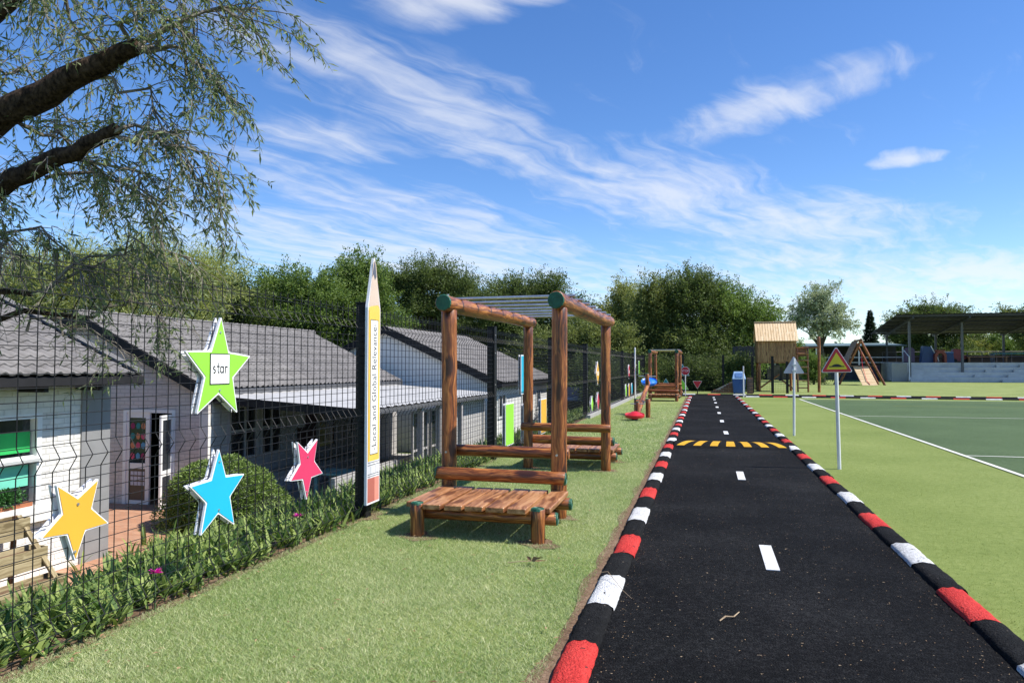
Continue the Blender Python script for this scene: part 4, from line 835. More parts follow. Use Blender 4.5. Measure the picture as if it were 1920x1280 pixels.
for y0, y1, z0, z1, bars, hor, gm in ((14.0, 15.05, -1.0, .22, (14.6,), (-.35,), None), (15.2, 16.1, -1.0, .2, (15.65,), (-.35,), None), (17.85, 18.85, -1.15, .1, (), (-.15, -.6), mat('warm window', (.05, .025, .015), .1, col2=(.16, .06, .02), scale=2.5)), (19.55, 20.2, -.9, -.1, (19.9,), (), None)): window(h2, -10.12, y0, y1, z0, z1, bars, M_gframe, .06, hor, .06, gm)
MB().box(-10.1, -10.05, 16.85, 17.7, -1.6, .3).build('wall_panel', mat('maroon wall panel', (.045, .02, .022), .7), h2)
MB().box(-10.1, -9.85, 16.35, 16.8, -.45, .0).build('wall_cupboard', M_gframe, h2); MB().box(-10.08, -9.6, 14.0, 20.5, -1.45, -1.38).build('ledge', M_conc, h2); MB().box(-10.1, -9.65, 14.0, 20.5, -1.88, -1.45).build('plinth', M_gbrickY, h2)
ver = MB(); nx = 96; ys = [13.5 + 9.4 * i / nx for i in range(nx + 1)]
ver.add([(x, y, z + (.02 if i % 4 in (1, 2) else 0)) for x, z in ((-10.08, .47), (-6.5, .225)) for i, y in enumerate(ys)], [(i, i + 1, nx + 2 + i, nx + 1 + i) for i in range(nx)]); ver.build('veranda_roof', M_sheet, h2)
MB().prism([(-10.08, .30), (-6.5, .06), (-6.5, .222), (-10.08, .468)], 'Y', 13.46, 13.495).build('veranda_fascia', M_dark, h2); MB().box(-6.62, -6.52, 13.5, 22.9, .10, .205).build('veranda_gutter', mat('grey gutter', (.10, .10, .105), .5), h2)
MB().prism([(-10.1, .35), (-6.6, .10), (-6.6, .13), (-10.1, .38)], 'Y', 13.5, 22.9).build('veranda_ceiling', mat('veranda ceiling', (.22, .21, .2), .8), h2)
for y in (13.6, 16.7, 17.95, 19.7, 22.7): MB().box(-6.72, -6.6, y - .06, y + .06, -1.88, .1).build('veranda_post', M_gframe, h2)
rw = MB().box(-7.05, -6.9, 19.7, 22.9, -1.88, .1).build('veranda_wall', brickmat('pale veranda brick', (.50, .48, .46), (.46, .44, .43), (.36, .35, .34), .24, .085, 'YZ'), h2)
MB().box(-7.4, -7.3, 13.6, 19.7, -1.88, -1.2).build('veranda_low_wall', M_gbrickY, h2)
window(h2, -6.95, 16.8, 17.85, -1.5, -.02, (17.3,), M_gframe, .06, (-1.0,), .05); window(h2, -6.95, 18.05, 19.6, -1.5, -.02, (18.8,), M_gframe, .06, (-1.0,), .05)
# white gabled house beyond
h3 = thing('white_house', 'white gabled house with tiled roof behind the jungle gym', 'house', (0, 0, 0))
w3 = MB().prism([(-14.8, -1.9), (-6.95, -1.9), (-6.95, .5), (-10.9, 2.34), (-14.8, .55)], 'Y', 24.0, 24.2).build('gable_wall', M_wgable, h3)
MB().box(-7.15, -6.95, 24.2, 32.9, -1.9, .55).build('side_wall', mat('white plaster wall', (.72, .72, .70), .8, var=.06, scale=2), h3); MB().box(-14.8, -7.1, 32.7, 32.9, -1.9, .5).build('far_wall', M_wgable, h3)
for y0, y1 in ((24.6, 25.6), (28.0, 29.0), (30.6, 31.4)): window(h3, -6.95, y0, y1, -.75, .12, ((y0 + y1) / 2,), M_whitep, .07, (), .05)
rd = MB(); slab(rd, -6.66, .54, -10.9, 2.47, 23.85, 33, .07, .04); slab(rd, -15.14, .54, -10.9, 2.47, 23.85, 33, .07, .04); roof3 = rd.build('roof', M_dark, h3)
tiled_slope(roof3, -6.62, .55, -10.9, 2.49, 23.83, 33, .3, .33, 0)
for xe in (-6.66, -15.14): MB().prism([(xe, .32), (xe, .57), (-10.9, 2.53), (-10.9, 2.26)], 'Y', 23.79, 23.84).build('barge_board', M_dark, h3)
MB().box(-6.68, -6.57, 23.8, 33.05, .38, .52).build('gutter', M_dark, h3)

# ------------------------------------------------------------------ things in the lower garden
pl = thing('tiered_planter', 'weathered wooden tiered planter against the cottage wall', 'planter', (-8.62, 7.25, -1.888))
for i, (x, z) in enumerate(((-.22, .72), (.08, .36), (.40, .02))):
    for zz in (0, .13): plank('side_board', (x + .14, -.65, z + .065 + zz), (x + .14, .62, z + .065 + zz), .122, .025, pl, M_old, (0, 0, 1)); plank('side_board', (x - .14, -.65, z + .065 + zz), (x - .14, .62, z + .065 + zz), .122, .025, pl, M_old, (0, 0, 1))
    for yy in (-.66, .63): plank('end_board', (x - .13, yy, z + .13), (x + .13, yy, z + .13), .25, .025, pl, M_old, (0, 0, 1))
    MB().box(x - .12, x + .12, -.63, .6, z + .02, z + .2).build('soil', M_soil, pl)
for yy in (-.6, .56):
    plank('leg', (.62, yy, 0), (-.2, yy, 1.0), .07, .035, pl, M_old, (0, 1, 0)); plank('leg', (-.32, yy, 0), (-.25, yy, 1.0), .07, .035, pl, M_brown, (0, 1, 0))
tb = thing('garden_table', 'teal garden table on the lower lawn beyond the bush', 'table', (-7.9, 15.0, -1.9))
M_tt = mat('teal table paint', (.16, .34, .33), .5, var=.1)
for i in range(5): MB().box(-.5, .5, -.4 + i * .16, -.25 + i * .16, .60, .64).build('top_slat', M_tt, tb)
for x in (-.42, .42):
    for y in (-.33, .33): MB().box(x - .035, x + .035, y - .035, y + .035, 0, .6).build('leg', M_tt, tb)
tb2 = thing('garden_stool', 'small teal stool beside the garden table', 'stool', (-7.2, 14.6, -1.9)); MB().box(-.2, .2, -.2, .2, .34, .38).build('seat', M_tt, tb2)
for x in (-.16, .16):
    for y in (-.16, .16): MB().box(x - .025, x + .025, y - .025, y + .025, 0, .34).build('leg', M_tt, tb2)
cb = thing('storage_chest', 'dark blue storage chest under the veranda', 'chest', (-6.3, 15.2, -1.9)); MB().box(-.35, .35, -.9, .9, 0, .55).build('body', mat('chest blue', (.012, .03, .07), .5, var=.2), cb, bevel=.01); MB().box(-.37, .37, -.92, .92, .552, .62).build('lid', mat('chest lid', (.015, .02, .03), .5), cb, bevel=.01)
tag(MB().prism([(-6.7, -1.95), (-3.3, -1.95), (-3.7, -1.002), (-6.4, -1.002)], 'Y', 28.2, 33.4).build('parking_bay', M_conc), kind='structure')
car = thing('parked_car', 'dark car parked on the lower ground beyond the far fence', 'car', (-5.1, 30.6, -1.0), R(4))
MB().prism([(-1.9, .25), (1.9, .25), (1.95, .55), (1.75, .72), (.95, .80), (.35, 1.22), (-1.0, 1.25), (-1.6, .85), (-1.95, .75)], 'X', -.8, .8).build('body', mat('car black', (.012, .012, .014), .15, coat=.8), car, bevel=.03)
MB().prism([(.85, .82), (.33, 1.17), (-.98, 1.2), (-1.45, .86)], 'X', -.83, .83).build('side_window', M_glass, car)
for y in (-1.25, 1.25):
    for x in (-.75, .75): MB().tube([(x - .09, y, .3), (x + .09, y, .3)], .3, 16).build('wheel', M_black, car, True)

# ------------------------------------------------------------------ plants
def strap_bed(name, pts, per, Lm, wm, m, mdead):
    V = []; F = []; A = []
    for (x, y, z) in pts:
        for k in range(per + random.randint(-2, 2)):
            a = random.uniform(0, 6.283); L = Lm * random.uniform(.55, 1.2); w = wm * random.uniform(.7, 1.25); up = random.uniform(.75, 1.45); cur = random.uniform(.1, .95)
            bx, by = x + random.gauss(0, .03), y + random.gauss(0, .03); d = (math.cos(a), math.sin(a)); sx, sy = -d[1], d[0]; o = len(V); n = 4; p = [bx, by, z - .02]; th = up; c = random.random() ** 1.3 if random.random() > .07 else 1.6
            for i in range(n + 1):
                ww = w * (.6, 1, .95, .65, .04)[i]; V.append((p[0] - sx * ww, p[1] - sy * ww, p[2])); V.append((p[0] + sx * ww, p[1] + sy * ww, p[2]))
                st = L / n; p = [p[0] + d[0] * st * math.cos(th), p[1] + d[1] * st * math.cos(th), p[2] + st * math.sin(th)]; th -= cur / n * 1.6
            for i in range(n): F.append((o + 2 * i, o + 2 * i + 1, o + 2 * i + 3, o + 2 * i + 2)); A.append(min(1, c))
    o = npmesh(name, V, F, m, None, A, 4, True); o['kind'] = 'stuff'; return o
def bank(x): 
    for (xa, za), (xb, zb) in zip(prof, prof[1:]):
        if xb <= x <= xa: return za + (zb - za) * (xa - x) / (xa - xb)
    return 0
M_strap = mat('strap leaf', (.050, .110, .020), .6, spec=.3, col2=(.29, .36, .095), attr='rnd', transl=.22)
pts = []
for i in range(1050):
    y = 1.5 + 7.5 * random.random() ** 1.1; x = -2.43 - 1.05 * random.random() ** 1.25; pts.append((x, y, bank(x)))
for i in range(420):
    y = 8.5 + 10 * random.random(); x = -2.44 - .6 * random.random(); pts.append((x, y, bank(x)))
strap_bed('ground_cover_plants', pts, 10, .175, .0098, M_strap, None)
pts = [(random.gauss(-7.9, .5), random.gauss(10.1, .6), -1.88) for i in range(60)]
strap_bed('terrace_plants', pts, 10, .4, .014, M_strap, None)
M_pink = mat('pink petal', (.72, .03, .42), .5, var=.15, transl=.2)
for lab, x, y, z in (('magenta daisy-like flower among the plants below the pink star', -2.40, 4.02, .18), ('magenta flower among the plants below the blue star', -2.385, 2.80, .17)):
    t = thing('pink_flower', lab, 'flower', (x, y, z), 0, 'magenta flowers in the planting strip'); n = 34
    a = RNG.uniform(0, 6.283, n); el = RNG.uniform(.15, .9, n); D = np.stack([np.cos(a) * np.cos(el), np.sin(a) * np.cos(el), np.sin(el)], 1)
    leaf_mesh('petals', np.zeros((n, 3)), D, np.tile([[0, 0, 1.]], (n, 1)), RNG.uniform(.028, .042, n), np.full(n, .011), RNG.uniform(0, 1, n), M_pink, t)
    MB().tube([(0, 0, -.18), (0, 0, 0)], .004, 5).build('stem', mat('flower stem', (.06, .10, .03), .6), t); MB().tube([(0, 0, 0), (0, 0, .012)], [.010, .006], 8).build('flower_eye', mat('flower eye', (.7, .5, .3), .6), t)

def blob_leaves(C, Rr, n, shell=.25):
    """points and outward normals in an ellipsoid's outer shell"""
    d = unit(RNG.normal(size=(n, 3))); r = 1 - shell * RNG.uniform(0, 1, n)[:, None] ** 1.5
    return np.array(C) + d * r * np.array(Rr), d
bu = thing('round_bush', 'clipped round green bush in front of the open door', 'bush', (-8.75, 11.95, -1.9))
P_, N_ = [], []
for c, r, n in (((0, 0, .45), (1.02, .85, .88), 26000), ((.75, .15, .1), (.75, .7, .7), 9000), ((-.3, 0, .2), (.9, .8, .85), 9000)):
    p, d = blob_leaves(c, r, n, .22); lump = 1 + .07 * np.sin(p[:, :1] * 7) * np.sin(p[:, 1:2] * 6 + 1) + .05 * np.sin(p[:, 2:] * 9); p = np.array(c) + (p - np.array(c)) * lump; P_.append(p); N_.append(d)
P_, N_ = np.concatenate(P_), np.concatenate(N_); k = P_[:, 2] > 0; P_, N_ = P_[k], N_[k]; n = len(P_)
M_bushl = mat('bush leaf', (.05, .10, .014), .5, col2=(.26, .35, .08), attr='rnd', transl=.2)
leaf_mesh('foliage', P_, N_ + RNG.normal(size=(n, 3)) * .7, RNG.normal(size=(n, 3)) + N_, RNG.uniform(.03, .065, n), RNG.uniform(.02, .035, n), RNG.beta(2, 2, n), M_bushl, bu)
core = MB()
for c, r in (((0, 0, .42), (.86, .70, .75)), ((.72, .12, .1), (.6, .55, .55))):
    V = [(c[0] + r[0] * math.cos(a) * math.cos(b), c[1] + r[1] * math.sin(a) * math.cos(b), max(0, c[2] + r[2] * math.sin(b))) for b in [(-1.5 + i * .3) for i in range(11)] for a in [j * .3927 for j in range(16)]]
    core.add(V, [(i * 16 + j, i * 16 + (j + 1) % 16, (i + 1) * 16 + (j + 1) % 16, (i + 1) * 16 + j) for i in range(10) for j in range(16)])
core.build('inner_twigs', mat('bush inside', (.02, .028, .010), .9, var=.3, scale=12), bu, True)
wp = thing('window_plant', 'small green plant in the window trough of the white cottage', 'plant', (-9.17, 7.9, -.80)); P_, N_ = blob_leaves((0, 0, .1), (.1, .3, .12), 900, .9); n = len(P_); leaf_mesh('foliage', P_, N_ + RNG.normal(size=(n, 3)) * .5, RNG.normal(size=(n, 3)), RNG.uniform(.04, .07, n), RNG.uniform(.02, .03, n), RNG.uniform(0, 1, n), mat('window leaf', (.02, .07, .015), .5, col2=(.06, .18, .04), attr='rnd', transl=.2), wp); MB().tube([(0, 0, -.02), (0, 0, .1)], .02, 6).build('stem', M_bark, wp)

def leafmat(nm, a, b, tr=.28): return mat('leaf ' + nm, a, .55, col2=b, attr='rnd', transl=tr, spec=.3)
def tree(name, label, base, crown, nleaf, lsize, lm, clump=.55, nclump=26, trunk=.18, limbs=True, aspect=.5, shell=.6, spray=5, depth=.85, group='background trees', flat=.75, tw=True):
    """crown: ellipsoids (x, y, z, r, rz) in world space; leaves gathered in clumps on limbs"""
    bx, by, bz = base; crown = [(x, y, z - (.008 * y if y > 28 else 0), r, rz) for x, y, z, r, rz in crown]; nleaf = int(nleaf * 1.4); lsize *= .72; clump *= 1.3; nclump = int(nclump * 1.35); t = thing(name, label, 'tree', base, 0, group); tot = sum(c[3] * c[3] * c[4] for c in crown); Cc = []; Lf = []; Nn = []; Rn = []
    for (x, y, z, r, rz) in crown:
        k = max(4, int(nclump * len(crown) * r * r * rz / tot)); d = unit(RNG.normal(size=(k, 3))); d[:, 2] = np.where(d[:, 2] < -.6, -d[:, 2], d[:, 2])
        rad = (1 - shell * RNG.uniform(0, 1, k) ** 1.3)[:, None] * RNG.uniform(.82, 1.08, (k, 1)); cc = np.array([x - bx, y - by, z - bz]) + d * rad * np.array([r, r * depth, rz]) * .88
        for c in cc: Cc.append((c, r))
    per = nleaf // len(Cc)
    for c, r in Cc:
        m = int(per * random.uniform(.5, 1.5)); cr = clump * random.uniform(.6, 1.3); d = RNG.normal(size=(m, 3)); d *= (RNG.uniform(0, 1, (m, 1)) ** .45) / np.linalg.norm(d, axis=1, keepdims=True)
        d[: m // 7] *= 1.55; Lf.append(c + d * np.array([cr, cr, cr * flat])); Nn.append(d + np.array([0, 0, .35])); Rn.append(np.clip(RNG.normal(random.uniform(.25, .65), .2, m), 0, 1))
    cen = np.mean([c for c, _ in Cc], axis=0)
    for c, r in Cc:                                     # leafy sprays that break the outline
        for k in range(spray):
            d = unit((c - cen + RNG.normal(size=3) * .8 + np.array([0, 0, .5]))[None])[0]; m = 26; f = RNG.uniform(.5, 1.0, m)[:, None] * clump * random.uniform(1.1, 2.3)
            Lf.append(c + d * f + RNG.normal(size=(m, 3)) * .07 * clump / .5); Nn.append(np.tile(d, (m, 1)) + RNG.normal(size=(m, 3)) * .5); Rn.append(np.clip(RNG.normal(.55, .2, m), 0, 1))
    Lf, Nn, Rn = np.concatenate(Lf), np.concatenate(Nn), np.concatenate(Rn); n = len(Lf)
    leaf_mesh('crown', Lf, Nn + RNG.normal(size=(n, 3)) * .8, RNG.normal(size=(n, 3)) + np.array([0, 0, .8]), lsize * RNG.uniform(.6, 1.4, n), lsize * aspect * RNG.uniform(.7, 1.3, n), Rn, lm, t)
    top = np.mean([c for c, _ in Cc], axis=0); mb = MB(); fork = Vector((top[0] * .3, top[1] * .3, max(.6, top[2] * .5)))
    mb.tube([(0, 0, -.2), (fork.x * .3 + .05, fork.y * .3, fork.z * .5), fork], [trunk * 1.2, trunk, trunk * .8], 9)
    for c, r in (random.sample(Cc, min(len(Cc), 16)) if limbs else []):
        e = Vector(c); q = fork.lerp(e, .5) + Vector((0, 0, .12 * (e - fork).length)); mb.tube([fork, q, e], [trunk * .45, trunk * .22, trunk * .06], 5)
    mb.build('trunk', M_fbark, t, True); return t
LG = leafmat('mid green', (.055, .10, .020), (.21, .29, .075), .35); LD = leafmat('dark green', (.038, .066, .017), (.16, .205, .06), .33); LB = leafmat('bamboo', (.15, .19, .045), (.46, .48, .17), .4); LS = leafmat('silver green', (.15, .19, .10), (.46, .51, .32)); LO = leafmat('olive', (.075, .10, .024), (.25, .285, .09), .35); LY = leafmat('yellow green', (.13, .155, .032), (.38, .40, .12)); LC = leafmat('conifer', (.008, .020, .008), (.03, .055, .022))
tree('bamboo_clump', 'tall yellow-green bamboo clump behind the cottages at far left', (-21.5, 21, -1.9), [(-23.6, 21, 3.4, 1.5, 1.6), (-21.4, 21, 3.3, 1.6, 1.7), (-23, 20.5, 1.8, 1.6, 1.2)], 30000, .24, LB, .5, 34, .1, aspect=.16, flat=1.3)
tree('bamboo_clump', 'yellow-green bamboo clump rising over the grey house ridge', (-18.2, 21.5, -1.9), [(-19.0, 21.5, 3.55, 1.6, 1.6), (-16.9, 21.5, 3.35, 1.45, 1.3), (-18, 21, 1.9, 1.9, 1.2)], 30000, .24, LB, .5, 34, .1, aspect=.16, flat=1.3)
tree('dark_tree', 'dark low tree right of the bamboo', (-21.4, 30, -1.9), [(-22.0, 30, 4.0, 1.7, 1.35), (-20.5, 30, 3.4, 1.4, 1.3), (-21.5, 30, 2, 2.2, 1.3)], 26000, .17, LD, .5, 30)
tree('leafy_tree', 'bushy mid-green tree left of the pencil tip', (-19.2, 32, -1.9), [(-20.2, 32, 4.4, 1.7, 1.45), (-18.0, 32, 4.3, 1.8, 1.55), (-19.2, 32, 2.6, 2.5, 1.6)], 44000, .18, LG, .5, 34)
tree('tall_tree', 'upright leafy tree directly behind the pencil tip', (-16.6, 34, -1.9), [(-16.9, 34, 5.1, 1.4, 1.75), (-16.4, 34, 3.2, 1.7, 1.8)], 30000, .18, LG, .5, 36)
tree('acacia_tree', 'flat-topped dark acacia behind the left gym post', (-14.4, 38, -1.9), [(-16.6, 38, 5.7, 1.5, .95), (-14.8, 38, 5.95, 2.0, .95), (-12.8, 38, 5.2, 1.75, .95), (-11.6, 38, 4.3, 1.3, .8), (-14.6, 38, 4.6, 2.6, .7)], 46000, .16, LD, .5, 26, .2, flat=.45, shell=.8)
tree('spreading_tree', 'spreading dark tree between the two gym posts', (-9.6, 41, -1.9), [(-10.7, 41, 4.9, 1.8, 1.35), (-8.8, 41, 4.9, 1.6, 1.4), (-7.5, 41, 3.9, 1.5, 1.4), (-10.3, 41, 3.2, 2.0, 1.4), (-12.5, 41, 3.0, 1.6, 1.2)], 46000, .17, LD, .5, 26)
tree('pale_tree', 'pale yellow-green tree right of the gym', (-4.3, 43, -.5), [(-4.3, 43, 5.1, 1.3, 1.1), (-5.2, 43, 3.7, 1.6, 1.4), (-3.3, 43, 4.1, 1.4, 1.4)], 26000, .16, LY, .4, 26, shell=.9)
tree('hedge_tree', 'dense low dark tree behind the middle of the side fence', (-5.8, 35, -1.9), [(-5.8, 35, 1.9, 1.6, 1.5), (-4.4, 35, 1.7, 1.5, 1.6), (-7.6, 35, 1.8, 1.4, 1.3), (-5.6, 35, .3, 2.4, 1.3)], 36000, .16, LO, .45, 30)
tree('broad_tree', 'broad olive-green tree left above the far gym', (-1.9, 37, 0), [(-2.1, 37, 3.9, 1.6, 1.55), (-2.3, 37, 2.1, 1.9, 1.5), (-3.2, 36.6, 1.3, 1.3, 1.2)], 40000, .15, LO, .45, 44, .16, spray=4)
tree('broad_tree', 'broad olive tree standing behind the stop sign', (-.1, 36.5, 0), [(-.3, 37, 4.25, 1.6, 1.45), (-.2, 36.8, 2.3, 1.9, 1.4), (-.6, 36, 1.3, 1.3, .9)], 44000, .15, LD, .45, 44, .16)
tree('broad_tree', 'rounded light olive tree left of the playhouse roof', (1.5, 37.5, 0), [(1.3, 37.5, 3.75, 1.5, 1.45), (2.5, 37.5, 3.3, 1.25, 1.1), (1.6, 37.5, 2.0, 1.6, 1.3)], 24000, .15, LG, .38, 44, .16, spray=3)
tree('feathery_tree', 'open silvery tree above the ladder right of the playhouse', (7.9, 54, 0), [(7.9, 54, 5.5, 1.6, 1.5), (6.7, 54, 4.6, 1.2, 1.3), (8.9, 54, 4.5, 1.1, 1.3), (7.9, 54, 4.2, 1.4, 1.0)], 7000, .20, LS, .36, 30, .2, shell=1.0, spray=2)
tree('umbrella_tree', 'wide dome-shaped dark tree behind the pavilion roof', (21.2, 78, 0), [(21.2, 78, 5.9, 3.9, 1.7), (18.9, 78, 4.6, 2.3, 2.0), (23.5, 78, 5.0, 2.3, 1.5), (21.2, 78, 3.2, 4.0, 1.5)], 70000, .24, LD, .6, 50, .35, flat=.5, spray=1)
tree('edge_tree', 'loose tree at the right edge beyond the pavilion', (28, 74, 0), [(27.6, 74, 5.3, 1.8, 2.0), (28.6, 74, 3.4, 2.3, 2.2)], 22000, .22, LO, .55, 30, .25, shell=.9)
tree('garden_tree', 'light green tree seen through the pavilion, left', (22.6, 84, 0), [(22.4, 84, 3.0, 2.6, 1.7), (20.6, 84, 2.2, 1.6, 1.3)], 20000, .25, LS, .6, 30, .2)
tree('garden_tree', 'olive tree seen through the pavilion, middle', (26.3, 84, 0), [(26.3, 84, 3.0, 2.6, 1.6)], 16000, .25, LY, .6, 34, .2)
tree('garden_tree', 'dark tree seen through the pavilion, right', (29.8, 84, 0), [(29.6, 84, 2.9, 2.6, 1.7)], 16000, .25, LG, .6, 34, .2)
tree('small_tree', 'small bushy tree behind the playhouse ladder', (5.6, 58, 0), [(5.4, 58, 2.7, 1.2, .9), (6.4, 58, 2.2, .9, .9)], 12000, .16, LG, .4, 26, .12)
tree('shrub', 'leafy shrub between the bar post and the climber', (6.4, 47, 0), [(6.4, 47, 1.1, .55, 1.0)], 8000, .11, LG, .3, 26, .06)
tree('added_shrub', 'dark shrub mass added to darken the fence past the jungle gym', (-3.4, 27, -.4), [(-3.4, 26, .1, .7, .8), (-3.3, 28.5, .3, .8, .9)], 20000, .13, LD, .4, 30, .08, group='added shrubs beyond the side fence')  # dark foliage added so the mesh in front reads darker
tree('added_shrub', 'dark shrub mass added to darken the last side fence posts', (-4.2, 32, -1.0), [(-4.3, 31.5, .5, 1.1, 1.2), (-3.4, 33.5, .6, 1.1, 1.2)], 20000, .13, LD, .4, 30, .08, group='added shrubs beyond the side fence')  # second added mass, darkening the far run of mesh
tree('backdrop_tree', 'dark backdrop tree filling the gap behind the pencil sign', (-14.5, 44, -1.9), [(-18, 44, 3.2, 2.6, 2.0), (-14.5, 44, 3.2, 2.6, 2.0), (-11, 44, 3.0, 2.4, 1.9)], 40000, .2, LD, .6, 30)
tree('backdrop_tree', 'mid-green backdrop tree behind the bamboo and the grey house roof', (-23, 37, -1.9), [(-26, 37, 3.6, 2.4, 1.9), (-23, 37, 3.9, 2.4, 1.9), (-20.5, 38, 3.4, 2.2, 1.9)], 40000, .2, LG, .6, 30)
tree('added_shrub', 'dark shrubs added for tree shade behind the end fence, left of the give way sign', (-1.4, 34, 0), [(-2.0, 34, .6, 1.0, .8), (-.6, 34, .6, 1.0, .85)], 22000, .12, LD, .35, 34, .06, group='added shrubs beyond the end fence')  # added foliage standing in for the shade under the trees
tree('added_shrub', 'dark shrubs added for tree shade behind the end fence, right of the give way sign', (.6, 34.2, 0), [(.5, 34, .6, .9, .8), (1.3, 34.6, .8, .8, .9)], 18000, .12, LD, .35, 34, .06, group='added shrubs beyond the end fence')  # same added stand-in for tree shade, right half
nb = 60000; bx = RNG.uniform(-60, 120, nb); hh = 2.6 + 1.1 * np.sin(bx * .31) + .8 * np.sin(bx * .83 + 1) + .5 * np.sin(bx * 2.1); P_ = np.stack([bx, 125 + RNG.normal(0, 2.5, nb), hh * RNG.uniform(0, 1, nb) ** .6], 1)
leaf_mesh('far_tree_belt', P_, RNG.normal(size=(nb, 3)), RNG.normal(size=(nb, 3)) + [0, -.6, .8], RNG.uniform(.3, .8, nb), RNG.uniform(.15, .4, nb), RNG.beta(2, 2, nb), LD)['kind'] = 'stuff'
def conifer(lab, x, y, h, r, n):
    t = thing('conifer', lab, 'tree', (x, y, 0), 0, 'dark conifers'); u = RNG.uniform(0, 1, n) ** .7; a = RNG.uniform(0, 6.283, n); rr = r * u * RNG.uniform(.05, 1.1, n) * (1 + .18 * np.sin(u * 60)); z = h * (1 - u * .88)
    P = np.stack([rr * np.cos(a), rr * np.sin(a), z], 1); D = np.stack([np.cos(a), np.sin(a), RNG.uniform(-.5, .3, n)], 1)
    leaf_mesh('crown', P, D, RNG.normal(size=(n, 3)), RNG.uniform(.12, .3, n), RNG.uniform(.04, .09, n), RNG.uniform(0, 1, n), LC, t); MB().tube([(0, 0, -.1), (0, 0, h * .9)], [.15, .02], 7).build('trunk', M_fbark, t)
conifer('tall dark conifer between the climber and the pavilion', 14.25, 70, 6.0, 1.05, 9000)
conifer('small dark conifer on the skyline, left of a pair', 15.5, 95, 4.1, .5, 1800); conifer('small dark conifer on the skyline, right of a pair', 16.3, 95, 3.9, .5, 1800); conifer('squat dark conifer on the skyline right of the pair', 17.2, 95, 3.4, .6, 1800)

# ------------------------------------------------------------------ the big tree reaching in from the left
bt = thing('overhanging_tree', 'large rough-barked tree with drooping leafy twigs at upper left', 'tree', (-8.2, 3.3, -1.9))
o3 = Vector((-8.2, 3.3, -1.9))
def W2(x, y, z): return Vector((x, y, z)) - o3
trk = MB()
fork = W2(-7.6, 3.6, 1.0)
trk.tube([W2(-8.2, 3.3, -2.1), W2(-8.1, 3.35, -.6), W2(-7.9, 3.5, .3), fork], [.36, .32, .30, .27], 12)
trk.build('trunk', M_bark, bt, True)
def limb(pts, rad, n=10):
    P = [Vector(p) for p in pts]; Q = []; Rr = []
    for i in range(len(P) - 1):
        for k in range(4): f = k / 4; Q.append(P[i].lerp(P[i + 1], f) + Vector((random.gauss(0, .012), random.gauss(0, .012), random.gauss(0, .012)))); Rr.append((rad[i] + (rad[i + 1] - rad[i]) * f) * random.uniform(.95, 1.05))
    Q.append(P[-1]); Rr.append(rad[-1]); MB().tube(Q, Rr, n).build('limb', M_bark, bt, True); return P
limb([fork, W2(-6.6, 4.3, 1.9), W2(-5.4, 4.4, 2.93), W2(-4.63, 4.42, 3.26), W2(-4.02, 4.45, 3.46)], [.22, .16, .115, .098, .06])
limb([fork, W2(-6.5, 4.35, 1.6), W2(-5.25, 4.4, 2.46), W2(-4.65, 4.4, 2.66), W2(-4.14, 4.4, 2.84)], [.17, .11, .078, .066, .045])
limb([fork, W2(-7.3, 4.2, 2.2), W2(-6.2, 4.6, 3.6), W2(-5.2, 4.7, 4.3), W2(-4.2, 4.8, 4.6)], [.2, .13, .09, .06, .035])
limb([W2(-6.5, 4.35, 1.6), W2(-5.6, 4.5, 1.7), W2(-5.0, 4.5, 1.65)], [.05, .03, .018]); limb([fork, W2(-6.4, 4.6, 1.2), W2(-5.4, 4.8, 1.55), W2(-4.8, 4.9, 1.5)], [.07, .035, .022, .012])
# secondary branches, each drawn as a drooping path, then twigs, then leaves
TW = MB(); LP, LDr, LN = [], [], []
def path(p, q, droop, n=7, jit=.05):
    out = []
    for i in range(n + 1):
        f = i / n; v = p.lerp(q, f); v.z += droop * 4 * f * (1 - f); out.append(v + Vector((random.gauss(0, jit), random.gauss(0, jit), random.gauss(0, jit))) * (1 if 0 < i < n else 0))
    return out
def leaves_on(pts, every, L):
    for a, b in zip(pts, pts[1:]):
        d = (b - a); n = max(1, int(d.length / every))
        for k in range(n):
            if random.random() < .18: continue
            p = a.lerp(b, random.random()); v = d.normalized() * random.uniform(.2, .9) + Vector((random.gauss(0, .6), random.gauss(0, .6), random.gauss(-.35, .45)))
            LP.append(p); LDr.append(v.normalized()); LN.append(Vector((random.gauss(0, 1), random.gauss(0, 1), random.gauss(.6, .7))))
def twig(p, d, L, r, depth, dens):
    pts = [p]; v = d.normalized(); n = 5
    for i in range(n):
        v = (v + Vector((random.gauss(0, .22), random.gauss(0, .22), random.gauss(-.16, .15)))).normalized(); pts.append(pts[-1] + v * L / n)
    TW.tube(pts, [r * (1 - .75 * i / n) for i in range(n + 1)], 3, False)
    if depth > 0:
        for k in range(random.randint(2, 4)):
            i = random.randint(1, n - 1); twig(pts[i], v + Vector((random.gauss(0, .7), random.gauss(0, .7), random.gauss(-.25, .5))), L * random.uniform(.35, .65), r * .55, depth - 1, dens)
    if random.random() < dens: leaves_on(pts[1:], .022, .075)
def branch(p, q, droop, r, ntw, Lt, dens=.85):
    q = (q[0] - .42, q[1], q[2])
    pts = path(W2(*p), W2(*q), droop); TW.tube(pts, [r * (1 - .8 * i / len(pts)) for i in range(len(pts))], 5, False)
    for k in range(ntw):
        f = random.random() ** .7; i = min(len(pts) - 2, int(f * (len(pts) - 1))); d = pts[i + 1] - pts[i]
        twig(pts[i].lerp(pts[i + 1], random.random()), d.normalized() * .7 + Vector((random.gauss(0, .55), random.gauss(0, .55), random.gauss(-.1, .5))), Lt * random.uniform(.5, 1.2), r * .3, 1, dens)
tipA, tipB, tipC = (-4.05, 4.45, 3.45), (-4.2, 4.4, 2.8), (-4.3, 4.8, 4.55)
